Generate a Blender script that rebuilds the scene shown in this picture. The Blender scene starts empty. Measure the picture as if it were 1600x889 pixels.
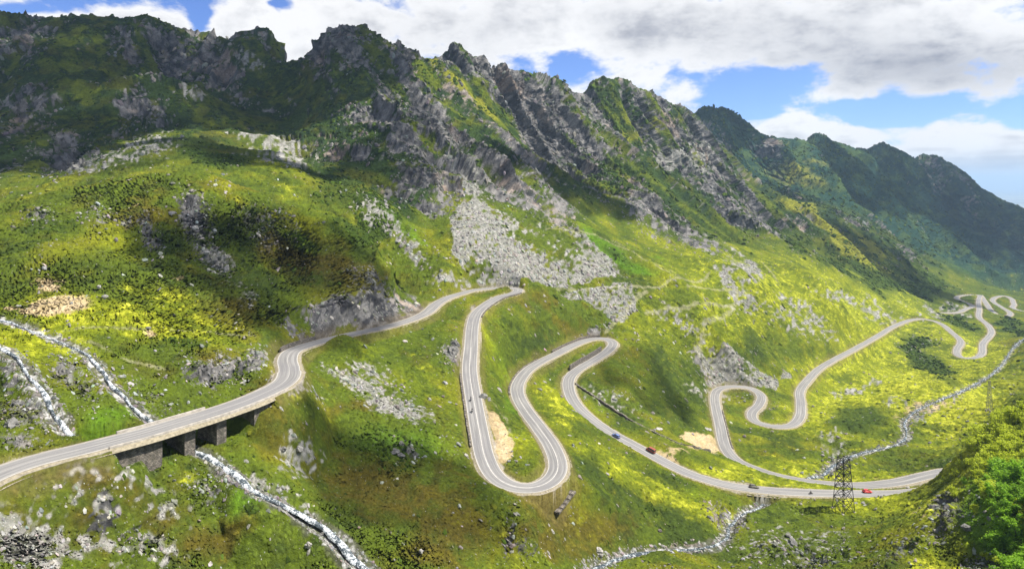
import bpy, math, random
import numpy as np
from mathutils import Vector, Matrix

# ------------------------------------------------------------------ camera, world, sun
scene = bpy.context.scene
col = scene.collection
R = math.radians
HV, FP = 285.0, 1000.0            # horizon line and focal length, in photo pixels
cam_d = bpy.data.cameras.new('camera'); cam = bpy.data.objects.new('camera', cam_d); col.objects.link(cam)
cam_d.sensor_width = 36.0; cam_d.lens = 36.0 * FP / 1600.0
cam_d.shift_y = -(444.5 - HV) / 1600.0
cam_d.clip_start = 1.0; cam_d.clip_end = 200000.0
cam.location = (0, 0, 0); cam.rotation_euler = (R(90), 0, 0)
scene.camera = cam
vs = scene.view_settings
vs.view_transform = 'Standard'; vs.look = 'None'; vs.gamma = 1.0; vs.use_curve_mapping = False
vs.exposure = 1.05

SUN_EL, SUN_AZ = 56.0, 94.0        # azimuth measured from +y (view direction) towards +x (right)
sun_dir = Vector((math.sin(R(SUN_AZ)) * math.cos(R(SUN_EL)), math.cos(R(SUN_AZ)) * math.cos(R(SUN_EL)), math.sin(R(SUN_EL))))
sd = bpy.data.lights.new('sun', 'SUN'); sd.energy = 4.6; sd.angle = R(0.55); sd.color = (1.0, 0.95, 0.86)
so = bpy.data.objects.new('sun', sd); col.objects.link(so)
so.rotation_euler = sun_dir.to_track_quat('Z', 'Y').to_euler()

scene.cycles.volume_bounces = 0
scene.cycles.max_bounces = 5
scene.cycles.diffuse_bounces = 2
scene.cycles.transparent_max_bounces = 8

class NG:
    """small node helper"""
    def __init__(s, tree): s.t = tree; s.n = tree.nodes; s.l = tree.links
    def new(s, typ, **kw):
        n = s.n.new(typ)
        for k, v in kw.items(): setattr(n, k, v)
        return n
    def put(s, sock, v):
        if isinstance(v, bpy.types.NodeSocket): s.l.new(v, sock)
        elif v is not None: sock.default_value = v
    def m(s, op, a, b=None, c=None, clamp=False):
        n = s.new('ShaderNodeMath', operation=op); n.use_clamp = clamp
        for i, v in enumerate((a, b, c)):
            if v is not None: s.put(n.inputs[i], v)
        return n.outputs[0]
    def vm(s, op, a, b=None):
        n = s.new('ShaderNodeVectorMath', operation=op)
        s.put(n.inputs[0], a)
        if b is not None: s.put(n.inputs[1], b)
        return n.outputs['Value'] if op in ('DOT_PRODUCT', 'LENGTH', 'DISTANCE') else n.outputs['Vector']
    def noise(s, vec, scale, detail=6, rough=0.55, dist=0.0, lac=2.0, typ=None):
        n = s.new('ShaderNodeTexNoise'); s.put(n.inputs['Vector'], vec)
        n.inputs['Scale'].default_value = scale; n.inputs['Detail'].default_value = detail
        n.inputs['Roughness'].default_value = rough; n.inputs['Distortion'].default_value = dist
        n.inputs['Lacunarity'].default_value = lac
        return n.outputs['Fac']
    def ramp(s, f, a, b, smooth=True, lo=0.0, hi=1.0):
        n = s.new('ShaderNodeMapRange'); n.interpolation_type = 'SMOOTHSTEP' if smooth else 'LINEAR'
        s.put(n.inputs['Value'], f); s.put(n.inputs['From Min'], a); s.put(n.inputs['From Max'], b)
        s.put(n.inputs['To Min'], lo); s.put(n.inputs['To Max'], hi)
        return n.outputs['Result']
    def mix(s, f, a, b, blend='MIX'):
        n = s.new('ShaderNodeMix', data_type='RGBA', blend_type=blend)
        s.put(n.inputs[0], f); s.put(n.inputs[6], a); s.put(n.inputs[7], b)
        return n.outputs[2]

def build_world():
    w = bpy.data.worlds.new('World'); scene.world = w; w.use_nodes = True
    g = NG(w.node_tree); g.n.clear()
    out = g.new('ShaderNodeOutputWorld'); bg = g.new('ShaderNodeBackground'); bg.inputs['Strength'].default_value = 0.1
    sky = g.new('ShaderNodeTexSky', sky_type='NISHITA', sun_disc=False)
    sky.sun_elevation = R(SUN_EL); sky.sun_rotation = R(SUN_AZ); sky.altitude = 1500; sky.air_density = 1.0; sky.dust_density = 0.3; sky.ozone_density = 2.0
    tc = g.new('ShaderNodeTexCoord'); d = g.vm('NORMALIZE', tc.outputs['Generated'])
    sep = g.new('ShaderNodeSeparateXYZ'); g.put(sep.inputs[0], d)
    x, y, z = sep.outputs
    # cloud deck seen in perspective: project on a plane above
    zz = g.m('ADD', g.m('MAXIMUM', z, 0.0), 0.10)
    comb = g.new('ShaderNodeCombineXYZ'); g.put(comb.inputs[0], g.m('DIVIDE', x, zz)); g.put(comb.inputs[1], g.m('DIVIDE', y, zz))
    P = comb.outputs[0]
    nd = g.noise(P, 1.9, 9, 0.58, 0.25)
    # direction-space noise: puffy
    mp = g.new('ShaderNodeMapping'); mp.inputs['Scale'].default_value = (1, 1, 1.7); g.put(mp.inputs['Vector'], d)
    D = mp.outputs[0]
    n1 = g.noise(D, 7.0, 10, 0.60, 0.3)
    n2 = g.noise(D, 17.0, 8, 0.6, 0.1)
    def blob(u, v, ru, rv):
        # soft elliptical region of the sky around one bearing
        dx = g.m('SUBTRACT', g.m('ADD', g.m('MULTIPLY', g.m('DIVIDE', x, g.m('MAXIMUM', y, 0.05)), 1000.0), 800.0), float(u))
        dz = g.m('SUBTRACT', g.m('SUBTRACT', HV, g.m('MULTIPLY', g.m('DIVIDE', z, g.m('MAXIMUM', y, 0.05)), 1000.0)), float(v))
        r = g.m('ADD', g.m('POWER', g.m('ABSOLUTE', g.m('DIVIDE', dx, float(ru))), 2.0), g.m('POWER', g.m('ABSOLUTE', g.m('DIVIDE', dz, float(rv))), 2.0))
        return g.m('POWER', 2.718, g.m('MULTIPLY', r, -1.0))
    # coverage
    cov = g.m('ADD', 0.30, g.m('ADD', g.m('ADD', g.m('MULTIPLY', g.m('SUBTRACT', n1, 0.5), 2.2), g.m('MULTIPLY', g.m('SUBTRACT', n2, 0.5), 1.1)), g.m('MULTIPLY', g.m('SUBTRACT', nd, 0.5), 0.8)))
    for (u, v, ru, rv, s) in ((1330, 175, 160, 24, -0.62), (1140, 128, 110, 28, -0.58), (1120, 160, 40, 24, -0.35), (890, 102, 34, 20, -0.62), (1215, 125, 50, 20, -0.5), (1400, 175, 70, 26, -0.3),
                              (312, 22, 22, 34, -0.75), (440, 4, 26, 14, -0.6), (60, 16, 110, 9, -0.6), (110, 3, 60, 8, -0.4), (1500, 155, 60, 16, -0.25), (1590, 195, 40, 20, -0.35), (1180, 160, 60, 30, -0.45),
                              (1395, 222, 34, 12, -0.45), (960, 112, 40, 10, -0.25), (1010, 150, 30, 12, -0.2),
                              (1240, 190, 60, 36, 0.75), (1345, 216, 46, 20, 0.62), (1480, 232, 70, 34, 0.62), (1590, 238, 70, 26, 0.55), (1075, 142, 52, 22, 0.5), (1450, 130, 80, 26, 0.35),
                              (1300, 60, 420, 52, 0.45), (700, 30, 420, 60, 0.45), (180, 22, 90, 20, 0.35), (400, 35, 60, 30, 0.3)):
        cov = g.m('ADD', cov, g.m('MULTIPLY', blob(u, v, ru, rv), s))
    f = g.ramp(cov, 0.06, 0.46)
    # cloud brightness
    dark = g.m('ADD', g.m('MULTIPLY', blob(1440, 105, 240, 42), 0.70), g.m('MULTIPLY', blob(1130, 45, 300, 40), 0.30))
    dark = g.m('ADD', dark, g.m('MULTIPLY', blob(700, 60, 230, 60), 0.15))
    dark = g.m('ADD', dark, g.m('MULTIPLY', blob(1500, 262, 110, 14), 0.28))
    for (u, v, ru, rv) in ((1240, 178, 60, 34), (1345, 208, 46, 18), (1470, 222, 80, 28), (1590, 228, 60, 24), (1075, 138, 50, 20), (880, 60, 60, 30), (420, 40, 60, 30)):
        dark = g.m('SUBTRACT', dark, g.m('MULTIPLY', blob(u, v, ru, rv), 0.30))
    up = g.ramp(z, 0.26, 0.5)
    dark = g.m('ADD', dark, g.m('MULTIPLY', up, 0.65))
    sh = g.m('ADD', g.m('MULTIPLY', g.ramp(nd, 0.3, 0.7), 0.45), g.m('MULTIPLY', g.ramp(n2, 0.30, 0.72), 0.50))
    thick = g.ramp(cov, 0.3, 1.15)
    k = g.m('ADD', dark, g.m('SUBTRACT', g.m('MULTIPLY', g.m('MULTIPLY', sh, thick), 0.75), 0.05), clamp=True)
    cc = g.mix(k, (4.95, 4.97, 5.05, 1), (1.75, 1.86, 2.2, 1))
    hz = g.ramp(z, 0.05, -0.01)
    skyc = g.mix(1.0, sky.outputs[0], (0.48, 0.58, 0.86, 1), 'MULTIPLY')
    c = g.mix(f, skyc, cc)
    c = g.mix(g.m('MULTIPLY', hz, 0.85), c, (2.6, 3.05, 3.7, 1))
    g.l.new(c, bg.inputs['Color']); g.l.new(bg.outputs[0], out.inputs[0])
build_world()

# ------------------------------------------------------------------ numeric helpers
def hsh(ix, iy, iz, seed):
    h = (ix.astype(np.uint32) * np.uint32(374761393)) ^ (iy.astype(np.uint32) * np.uint32(668265263)) ^ (iz.astype(np.uint32) * np.uint32(2147483647 - 1274126177)) ^ np.uint32(seed * 144665 + 77)
    h = (h ^ (h >> np.uint32(13))) * np.uint32(1274126177)
    h = (h ^ (h >> np.uint32(16))) * np.uint32(2246822519)
    h = h ^ (h >> np.uint32(15))
    return (h & np.uint32(0xFFFFFF)).astype(np.float32) / np.float32(0xFFFFFF)
def vnoise3(x, y, z, seed=0):
    xf, yf, zf = np.floor(x), np.floor(y), np.floor(z)
    ix, iy, iz = xf.astype(np.int32), yf.astype(np.int32), zf.astype(np.int32)
    fx, fy, fz = (x - xf).astype(np.float32), (y - yf).astype(np.float32), (z - zf).astype(np.float32)
    fx = fx * fx * fx * (fx * (fx * 6 - 15) + 10); fy = fy * fy * fy * (fy * (fy * 6 - 15) + 10); fz = fz * fz * fz * (fz * (fz * 6 - 15) + 10)
    def L(a, b, t): return a + (b - a) * t
    c = [[[hsh(ix + i, iy + j, iz + k, seed) for k in (0, 1)] for j in (0, 1)] for i in (0, 1)]
    r = [[L(c[i][j][0], c[i][j][1], fz) for j in (0, 1)] for i in (0, 1)]
    r = [L(r[i][0], r[i][1], fy) for i in (0, 1)]
    return L(r[0], r[1], fx) * 2 - 1
def vnoise2(x, y, seed=0):
    xf, yf = np.floor(x), np.floor(y)
    ix, iy = xf.astype(np.int32), yf.astype(np.int32); iz = np.zeros_like(ix)
    fx, fy = (x - xf).astype(np.float32), (y - yf).astype(np.float32)
    fx = fx * fx * fx * (fx * (fx * 6 - 15) + 10); fy = fy * fy * fy * (fy * (fy * 6 - 15) + 10)
    a, b, c, d = hsh(ix, iy, iz, seed), hsh(ix + 1, iy, iz, seed), hsh(ix, iy + 1, iz, seed), hsh(ix + 1, iy + 1, iz, seed)
    return (a + (b - a) * fx + (c - a) * fy + (a - b - c + d) * fx * fy) * 2 - 1
def fbm2(x, y, wl, octv=4, gain=0.5, seed=0):
    s = np.zeros(x.shape, np.float32); a = 1.0; t = 0
    for o in range(octv):
        ca, sa = math.cos(o * 1.3 + .4), math.sin(o * 1.3 + .4)
        s += a * vnoise2((x * ca - y * sa) / wl + 17.3 * o, (x * sa + y * ca) / wl - 9.1 * o, seed + o); t += a; a *= gain; wl *= 0.5
    return s / t
def sstep(a, b, x):
    t = np.clip((x - a) / (b - a), 0, 1); return t * t * (3 - 2 * t)

_ZO = [-240,-215,-205,-197,-184,-177,-163,-151,-137.8,-126.3,-119,-111,-107.6,-104,-93.5,-86.5,-75.5,-69,-66,-62,-50]
_ZN = [-240,-214,-202.5,-193,-177.5,-169.5,-154,-141,-126,-115.5,-108,-102.5,-100,-97.5,-91,-86.5,-79.5,-75,-70.5,-62.5,-50]
def zmap(u, z):
    t = min(max((u - 430.0) / 200.0, 0), 1); t = t * t * (3 - 2 * t)
    return z + (float(np.interp(z, _ZO, _ZN)) - z) * t
def P0(u, v, Y): return ((u - 800.0) / FP * Y, Y, -(v - HV) / FP * Y)
def P(u, v, Y):
    z = -(v - HV) / FP * Y
    if Y < 1090 and -239 < z < -50: Y *= zmap(u, z) / z
    return P0(u, v, Y)
def Z(u, v, z):
    z = zmap(u, z) if -240 < z < -50 else z
    return P0(u, v, -FP * z / (v - HV))

# ------------------------------------------------------------------ centre lines measured on the photograph: (u, v, z)
ROAD = [(-150,800,-55.5),(-60,765,-56.7),(0,738,-57.6),(60,718,-58.3),(130,701,-59),(180,688,-59.5),(230,675,-60),(280,660,-60.5),(330,645,-61),(380,628,-61.6),(415,613,-62),(437,602,-62.6),(450,590,-63.2),
 (452,576,-63.7),(449,562,-64.2),(456,549,-64.6),(475,541,-65),(510,531,-65.5),(562,519,-66),(602,511,-66.4),(643,499,-67),(667,488,-67.5),(682,475,-67.8),(700,465,-68),(722,458,-68.3),(745,452.5,-68.6),(781,450,-68.8),
 (803,450.5,-69),(810,453.5,-69.3),(803,458,-69.9),(781,464,-70.8),(761,475,-72),(745,489,-73.5),(739,505,-75.5),(736,541,-80.5),(734,582,-86.5),(741,629,-93.5),(750,679,-100),(759,718,-104),(777,747,-106.3),(806,761,-107.6),(838,761,-108.6),(863,748,-109.8),
 (872,728,-111),(863,699,-112.8),(843,669,-115),(824,644,-117),(811,622,-118.6),(808,606,-119.8),(814,591,-121),(826,577,-122),(843,566,-122.8),(872,551.5,-124),(898,538.5,-125),(923,530,-125.8),(944,529,-126.3),(957,535,-126.9),(952,546,-127.6),
 (932,560,-128.6),(908,574,-130),(892,587,-131.3),(888,602,-132.8),(896,626,-135.2),(918,650,-137.8),(952,674,-140.4),(992,696,-143),(1030,717,-145.3),(1070,737,-147.3),(1104,749,-148.8),(1138,758,-150),(1171,763,-151),(1200,766,-151.8),(1250,769,-153),
 (1335,771,-155),(1400,771,-156.4),(1450,766,-157.6),(1490,757,-158.6),(1507,746,-159.4),(1495,736,-160.2),(1455,741,-161),(1402,753,-162),(1335,758.5,-163.2),(1267,753.5,-164.4),(1235,748,-165),(1206,741,-165.8),(1177,731,-166.8),(1154,721,-167.8),(1139,708,-169),(1131,692,-170.2),
 (1125,665,-172),(1118.5,636,-174),(1117,618,-175.2),(1125,607,-176.1),(1147,603.6,-177),(1174,607,-178),(1189,618,-179),(1186,632,-179.8),(1175,645,-180.8),(1178,656.5,-181.6),(1193,663,-182.3),(1215,666.5,-183.2),(1237,664,-184.2),(1250,650,-185.4),(1251,629.5,-187),
 (1250,611.5,-188.6),(1260,596,-190),(1284,573,-192.6),(1335,545,-197.6),(1369,526,-201.4),(1402,507,-205.3),(1436,498,-208),(1463,502.5,-210),(1487,519,-212.6),(1501,533,-214.6),(1495,547,-216.4),(1500,557,-217.4),(1517,560,-218.4),(1533,554,-219.8),(1536,537,-222),
 (1549,520,-225),(1544,508,-227.4),(1530,496,-230),(1530,484,-233),(1529,471,-236),(1532,461,-238.5)]
ROAD_B = [(1532,461,-238.5),(1541,474,-240.5),(1551,487,-242.6),(1564,494,-244.4),(1575,494,-245.6),(1578,488,-246.8),(1565,480,-248.6),(1551,470,-250.6),(1557,464,-252),(1573,463,-253.6),(1584,474,-256),(1594,485,-258.5),(1612,480,-262)]
ROAD_C = [(1532,461,-238.5),(1512,461,-238),(1497,463,-237.5),(1496,467,-236.6),(1509,473,-235),(1520,478,-234),(1508,483,-232),(1496,488,-230),(1470,489,-226)]
STREAM_A = [(-60,480,-39),(0,500,-42),(40,512,-43.8),(80,528,-46),(115,541,-48),(142,558,-50.5),(158,580,-53.5),(175,603,-56),(200,625,-59),(222,645,-61.8),(240,662,-64.3),(262,680,-66.3),(285,697,-67.5),(312,708,-68.6),(345,722,-70.2),(372,744,-73),(400,765,-76),(445,789,-80.5),(490,814,-85.2),(525,842,-89.4),(548,868,-93.4),(575,892,-97),(610,930,-103)]
STREAM_D = [(-90,520,-40),(-20,535,-42.5),(12,547,-44),(36,562,-46),(43,583,-49),(60,603,-51),(76,625,-53.5),(88,650,-56.2),(100,668,-58.3),(112,682,-60)]
STREAM_B = [(900,905,-120),(930,886,-122.5),(985,866,-127),(1040,860,-131),(1100,855,-134.5),(1132,843,-137.5),(1140,822,-140),(1160,803,-142.5),(1190,789,-145),(1203,778,-147)]
STREAM_C = [(1262,747,-169.5),(1285,742,-170.5),(1300,728,-172.3),(1335,710,-175),(1370,702,-177),(1400,694,-179),(1417,682,-181.5),(1413,664,-184),(1425,646,-187),(1455,630,-190.5),(1500,612,-194.5),(1545,588,-200),(1568,566,-205.5),(1582,545,-211),(1602,528,-216),(1640,515,-222)]

def spline(pts, step=2.0, conv=Z):
    p = np.array([conv(*q[:3]) for q in pts], float); n = len(p)
    out = []
    for i in range(n - 1):
        p0, p1, p2, p3 = p[max(i - 1, 0)], p[i], p[i + 1], p[min(i + 2, n - 1)]
        m = max(2, int(np.linalg.norm(p2 - p1) / (step * .5)))
        for k in range(m):
            t = k / m
            # centripetal-ish: cardinal spline with limited tangents
            L1 = np.linalg.norm(p2 - p1)
            t1 = (p2 - p0); t2 = (p3 - p1)
            t1 = t1 / (np.linalg.norm(t1) + 1e-9) * L1; t2 = t2 / (np.linalg.norm(t2) + 1e-9) * L1
            h = t * t * (3 - 2 * t)
            out.append((2*t**3-3*t**2+1)*p1 + (t**3-2*t**2+t)*t1 + (-2*t**3+3*t**2)*p2 + (t**3-t**2)*t2)
    out.append(p[-1]); out = np.array(out)
    s = np.concatenate([[0], np.cumsum(np.linalg.norm(np.diff(out[:, :2], axis=0), axis=1))])
    m = int(s[-1] / step) + 1; q = np.linspace(0, s[-1], m)
    r = np.stack([np.interp(q, s, out[:, k]) for k in range(3)], 1)
    # smooth the height, lightly smooth the plan
    for _ in range(int(12 / step) + 1):
        r[1:-1, 2] = (r[:-2, 2] + 2 * r[1:-1, 2] + r[2:, 2]) / 4
    for _ in range(2):
        r[1:-1, :2] = (r[:-2, :2] + 2 * r[1:-1, :2] + r[2:, :2]) / 4
    return r
road_a, road_b, road_c = spline(ROAD, 1.5), spline(ROAD_B, 2), spline(ROAD_C, 2)
st_a, st_d, st_b, st_c = spline(STREAM_A, 1.2), spline(STREAM_D, 1.2), spline(STREAM_B, 1.5, lambda u, v, z: P0(u, v, -FP * z / (v - HV))), spline(STREAM_C, 2)

# ------------------------------------------------------------------ terrain control points (u, v, distance)
RIDGE = [(-450,60,1000),(-300,50,1000),(-150,40,1000),(0,30,1000),(60,32,1020),(110,37,1030),(160,29,1050),(235,52,1060),(246,38,1050),(280,46,1050),(310,50,1060),(345,63,1070),(385,57,1060),(425,66,1080),(452,82,1060),(485,62,960),(512,46,950),(545,32,940),(575,44,945),(600,68,950),(614,58,950),(632,72,960),
 (657,84,970),(682,86,985),(708,68,1000),(745,80,1020),(785,92,1050),(820,110,1070),(850,118,1090),(880,130,1110),(905,143,1130),(930,124,1180),(965,122,1200),(1000,135,1220),(1030,150,1250),(1060,165,1290),(1100,200,1370),(1120,217,1400)]
RIDGE_FAR = [(1040,205,1900),(1090,200,1900),(1130,198,1900),(1165,203,1920),(1200,216,1940),(1212,205,1950),(1232,220,1980),(1270,214,2100),(1300,226,2200),(1340,237,2300),(1375,227,2400),(1400,236,2450),(1440,247,2500),(1460,252,2530),(1480,270,2560),(1500,288,2590),(1530,318,2620),(1560,344,2650),(1600,362,2700),(1680,385,2800),(1800,410,2900),(2000,430,2900)]
CP = [
 # left wall and terrace
 (0,150,720),(0,80,880),(0,230,560),(0,290,470),(100,240,530),(200,250,500),(300,225,560),(100,150,740),(200,150,760),(200,90,900),(300,140,800),(380,180,800),(400,120,950),(450,180,820),(450,230,650),(400,265,500),(520,180,760),(540,100,860),(450,130,930),(60,290,470),(300,90,950),
 (-300,230,560),(-300,120,800),
 # knoll
 (0,326,310),(80,300,325),(150,282,335),(250,267,345),(330,275,350),(400,300,352),(470,318,360),(530,345,368),(590,385,372),(635,425,368),(0,400,245),(0,460,212),(100,400,245),(100,460,215),(200,400,262),(200,470,225),(200,530,203),(300,350,305),(300,430,262),(300,500,225),(300,570,198),(400,380,315),(400,450,275),(400,520,238),(500,420,318),(500,490,270),(560,470,310),(600,450,340),(560,400,340),(640,480,345),(380,595,207),(330,615,197),
 (0,600,165),(0,680,143),(250,600,190),(420,560,225),
 (-200,330,300),(-200,460,200),(-200,600,150),(-350,500,150),
 # ground below the viaduct, lower left
 (0,800,119),(0,889,108),(150,780,137),(150,889,128),(300,800,149),(300,889,141),(400,850,156),(450,889,153),(-150,900,95),(430,690,182),(350,660,190),(400,640,200),
 (460,620,205),(550,620,232),(640,650,235),(500,680,203),(600,700,212),(700,620,270),(700,700,232),(600,800,185),(700,800,195),(700,889,178),(500,760,186),(820,889,200),
 (520,560,245),(600,550,262),(650,540,282),(700,500,345),(700,560,300),
 # between the hairpins
 (780,560,340),(800,500,400),(780,640,290),(800,700,250),(850,500,455),(870,480,480),(900,500,505),(850,600,380),(900,450,500),(960,450,530),(930,700,292),(880,650,332),(1000,745,308),(960,640,398),(1050,680,378),(1000,600,450),(1000,540,520),(1080,600,505),(1050,560,535),(1000,650,400),(1080,640,455),
 (855,445,465),(1000,450,560),(1100,450,645),(1100,500,600),(1150,560,585),(1200,550,625),(1200,600,570),(1200,500,685),(1200,450,745),(1140,410,725),(1300,500,790),(1300,450,860),(1300,600,625),(1300,640,540),(1300,700,430),(1350,650,520),(1400,600,640),(1400,550,800),(1450,540,860),(1430,525,890),(1200,700,418),(1220,640,520),(1400,470,1045),(1470,530,860),
 (1500,700,440),(1480,660,490),(1550,625,600),(1600,590,640),(1400,735,385),(1460,700,425),(1350,730,385),(1600,540,850),(1425,481,1060),
 # bottom right hillside
 (1300,800,297),(1400,800,290),(1800,800,132),(2000,400,300),(1750,540,450),(1900,450,700),(1750,500,900),
 # far valley
 (1400,500,960),(1450,474,1135),(1500,449,1480),(1600,440,1720),(1550,412,1850),(1600,402,1980),(1500,425,1600),(1560,440,1640),(1700,470,1400),(1700,430,1800),(1850,400,1500),
 (1400,445,1180),(1450,400,1550),(1400,380,1500),(1300,405,1130),(1350,425,1120),(1230,315,1270),(1300,372,1190),(1360,415,1150),(1300,300,1700),(1400,300,2050),(1500,350,2300),(1200,250,1750),(1550,385,2150),(1450,320,2200),(1350,260,2100),(1280,260,1950),(1480,410,1500),(1220,260,1700),(1340,340,1500),
 # scree fan and its chute
 (745,320,565),(820,345,590),(850,400,510),(950,420,525),(900,352,610),(760,400,470),(720,380,470),(800,430,440),(1000,400,610),(1060,420,640),(1100,400,690),(690,240,680),(715,280,610),
 # main mountain
 (600,200,700),(560,280,530),(600,290,560),(560,240,620),(600,330,490),(640,350,500),(700,420,435),(650,400,450),(700,300,600),(700,180,790),(650,130,880),(640,250,640),(760,280,650),(700,240,680),
 (800,180,960),(850,200,980),(820,260,790),(880,320,700),(900,230,960),(950,300,850),(1000,340,800),(1000,230,1090),(1050,220,1170),(1050,290,1000),(1100,300,1100),(1150,350,1000),(1200,400,920),(1240,430,870),(1060,390,720),(960,370,650),(930,180,1100),
 # spur crests
 (662,96,955),(700,142,905),(745,190,850),(800,245,780),(850,300,715),(890,345,665),
 (905,152,1120),(960,212,1040),(1020,272,960),(1080,332,870),(1130,380,800),
 (1118,222,1380),(1160,268,1310),(1205,320,1210),(1250,365,1120),(1290,400,1060)]
CP0 = [(820,820,190),(930,800,217),(900,765,221),(1000,800,243),(1000,840,225),(1000,889,205),(1100,889,215),(1200,889,222),(1200,840,246),(1300,880,212),(1100,800,258),(1060,760,285),(1160,790,275),(1400,880,182),(1450,800,222),(1475,778,247),(1500,820,187),(1450,889,156),(1550,889,146),(1600,800,176),(1600,889,140),(1540,720,240),(1600,720,226),(1600,680,258),(1600,640,302),(1540,670,284),(1700,620,292),(1900,600,230),(1650,610,340),(1560,800,179),(1700,750,180),(1520,760,218),(330,695,167),(215,726,150),(180,716,146),(255,712,155),(150,740,138),(333,687,171),(300,700,165.5),(395,668,184),(375,672,179),(30,640,158),(100,470,220),(100,500,199),(60,560,179),(120,600,171),(160,640,163)]
pts = [P(*q) for q in CP] + [P0(*q) for q in CP0] + [P(*q) for q in RIDGE] + [P(*q) for q in RIDGE_FAR]
for (u, v, Y) in RIDGE:
    x, y, z = P(u, v, Y)
    if int(u) % 2 == 0 or True:
        pts.append((x * 1.10, y * 1.10, z - 0.12 * Y))
for (u, v, Y) in RIDGE[::3]:
    x, y, z = P(u, v, Y); pts.append((x * 1.45, y * 1.45, z - 0.33 * Y))
for (u, v, Y) in RIDGE_FAR[::2]:
    x, y, z = P(u, v, Y); pts.append((x * 1.08, y * 1.08, z - 0.05 * Y)); pts.append((x * 1.3, y * 1.3, z - 0.17 * Y))
# hidden gullies behind the spurs and behind the knoll
for (u, v, Y) in ((700,142,905),(745,190,850),(800,245,780),(850,300,715)):
    x, y, z = P(u, v, Y); pts.append((x + 42, y + 30, z - 24))
for (u, v, Y) in ((960,212,1040),(1020,272,960),(1080,332,870)):
    x, y, z = P(u, v, Y); pts.append((x + 50, y + 36, z - 26))
for (u, v, Y) in ((1160,268,1310),(1205,320,1210),(1250,365,1120)):
    x, y, z = P(u, v, Y); pts.append((x + 60, y + 50, z - 36))
for (u, v, Y, d, h) in ((0,326,310,60,8),(150,282,335,70,6),(250,267,345,70,4),(400,300,352,50,9),(470,318,360,48,12),(530,345,368,45,14),(590,385,372,40,14),(635,425,368,34,12)):
    x, y, z = P(u, v, Y); pts.append((x * (Y + d) / Y, Y + d, z - 2.0 * h))
pts += [(0, 60, -62), (-60, 60, -52), (60, 60, -66), (-20, 110, -88), (70, 120, -96), (120, 160, -116), (100, 80, -62), (160, 60, -50), (30, 150, -104), (-100, 60, -46), (200, 120, -62)]
pts += [P(u, 285 + 190, 3900) for u in (-450, 0, 500, 1000, 1500, 2050)]
for r, k in ((road_a, 9), (road_b, 14), (road_c, 14)):
    for q in r[::k]:
        if not (-105 < q[0] < -74 and q[1] < 200): pts.append(tuple(q))
for r, k in ((st_a, 10), (st_d, 10), (st_b, 14), (st_c, 12)):
    pts += [tuple(q) for q in r[::k]]
pts = np.array(pts, float)
# drop near-duplicates
keep = []
for i, p in enumerate(pts):
    if all((p[0] - pts[j][0]) ** 2 + (p[1] - pts[j][1]) ** 2 > (0.018 * p[1]) ** 2 for j in keep): keep.append(i)
pts = pts[keep]
class TPS:
    def __init__(s, P_, lam):
        s.c = P_[:, :2] / 100.0; n = len(P_)
        d2 = ((s.c[:, None] - s.c[None]) ** 2).sum(-1)
        K = np.where(d2 > 0, d2 * np.log(d2 + 1e-12) * .5, 0) + np.diag(lam * np.maximum(1, (P_[:, 1] / 300.0)) )
        A = np.zeros((n + 3, n + 3)); A[:n, :n] = K; A[:n, n] = 1; A[:n, n + 1:] = s.c; A[n:, :n] = A[:n, n:].T
        b = np.zeros(n + 3); b[:n] = P_[:, 2]; s.w = np.linalg.solve(A, b)
    def __call__(s, x, y):
        x = np.asarray(x, float).ravel() / 100; y = np.asarray(y, float).ravel() / 100; n = len(s.c)
        out = np.empty(len(x), np.float32); w = s.w[:n].astype(np.float32)
        for i in range(0, len(x), 20000):
            xx, yy = x[i:i + 20000], y[i:i + 20000]
            d2 = ((xx[:, None] - s.c[None, :, 0]) ** 2 + (yy[:, None] - s.c[None, :, 1]) ** 2).astype(np.float32)
            out[i:i + 20000] = (.5 * d2 * np.log(d2 + 1e-9)) @ w + s.w[n] + s.w[n + 1] * xx + s.w[n + 2] * yy
        return out
tps = TPS(pts, 0.004)

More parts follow.
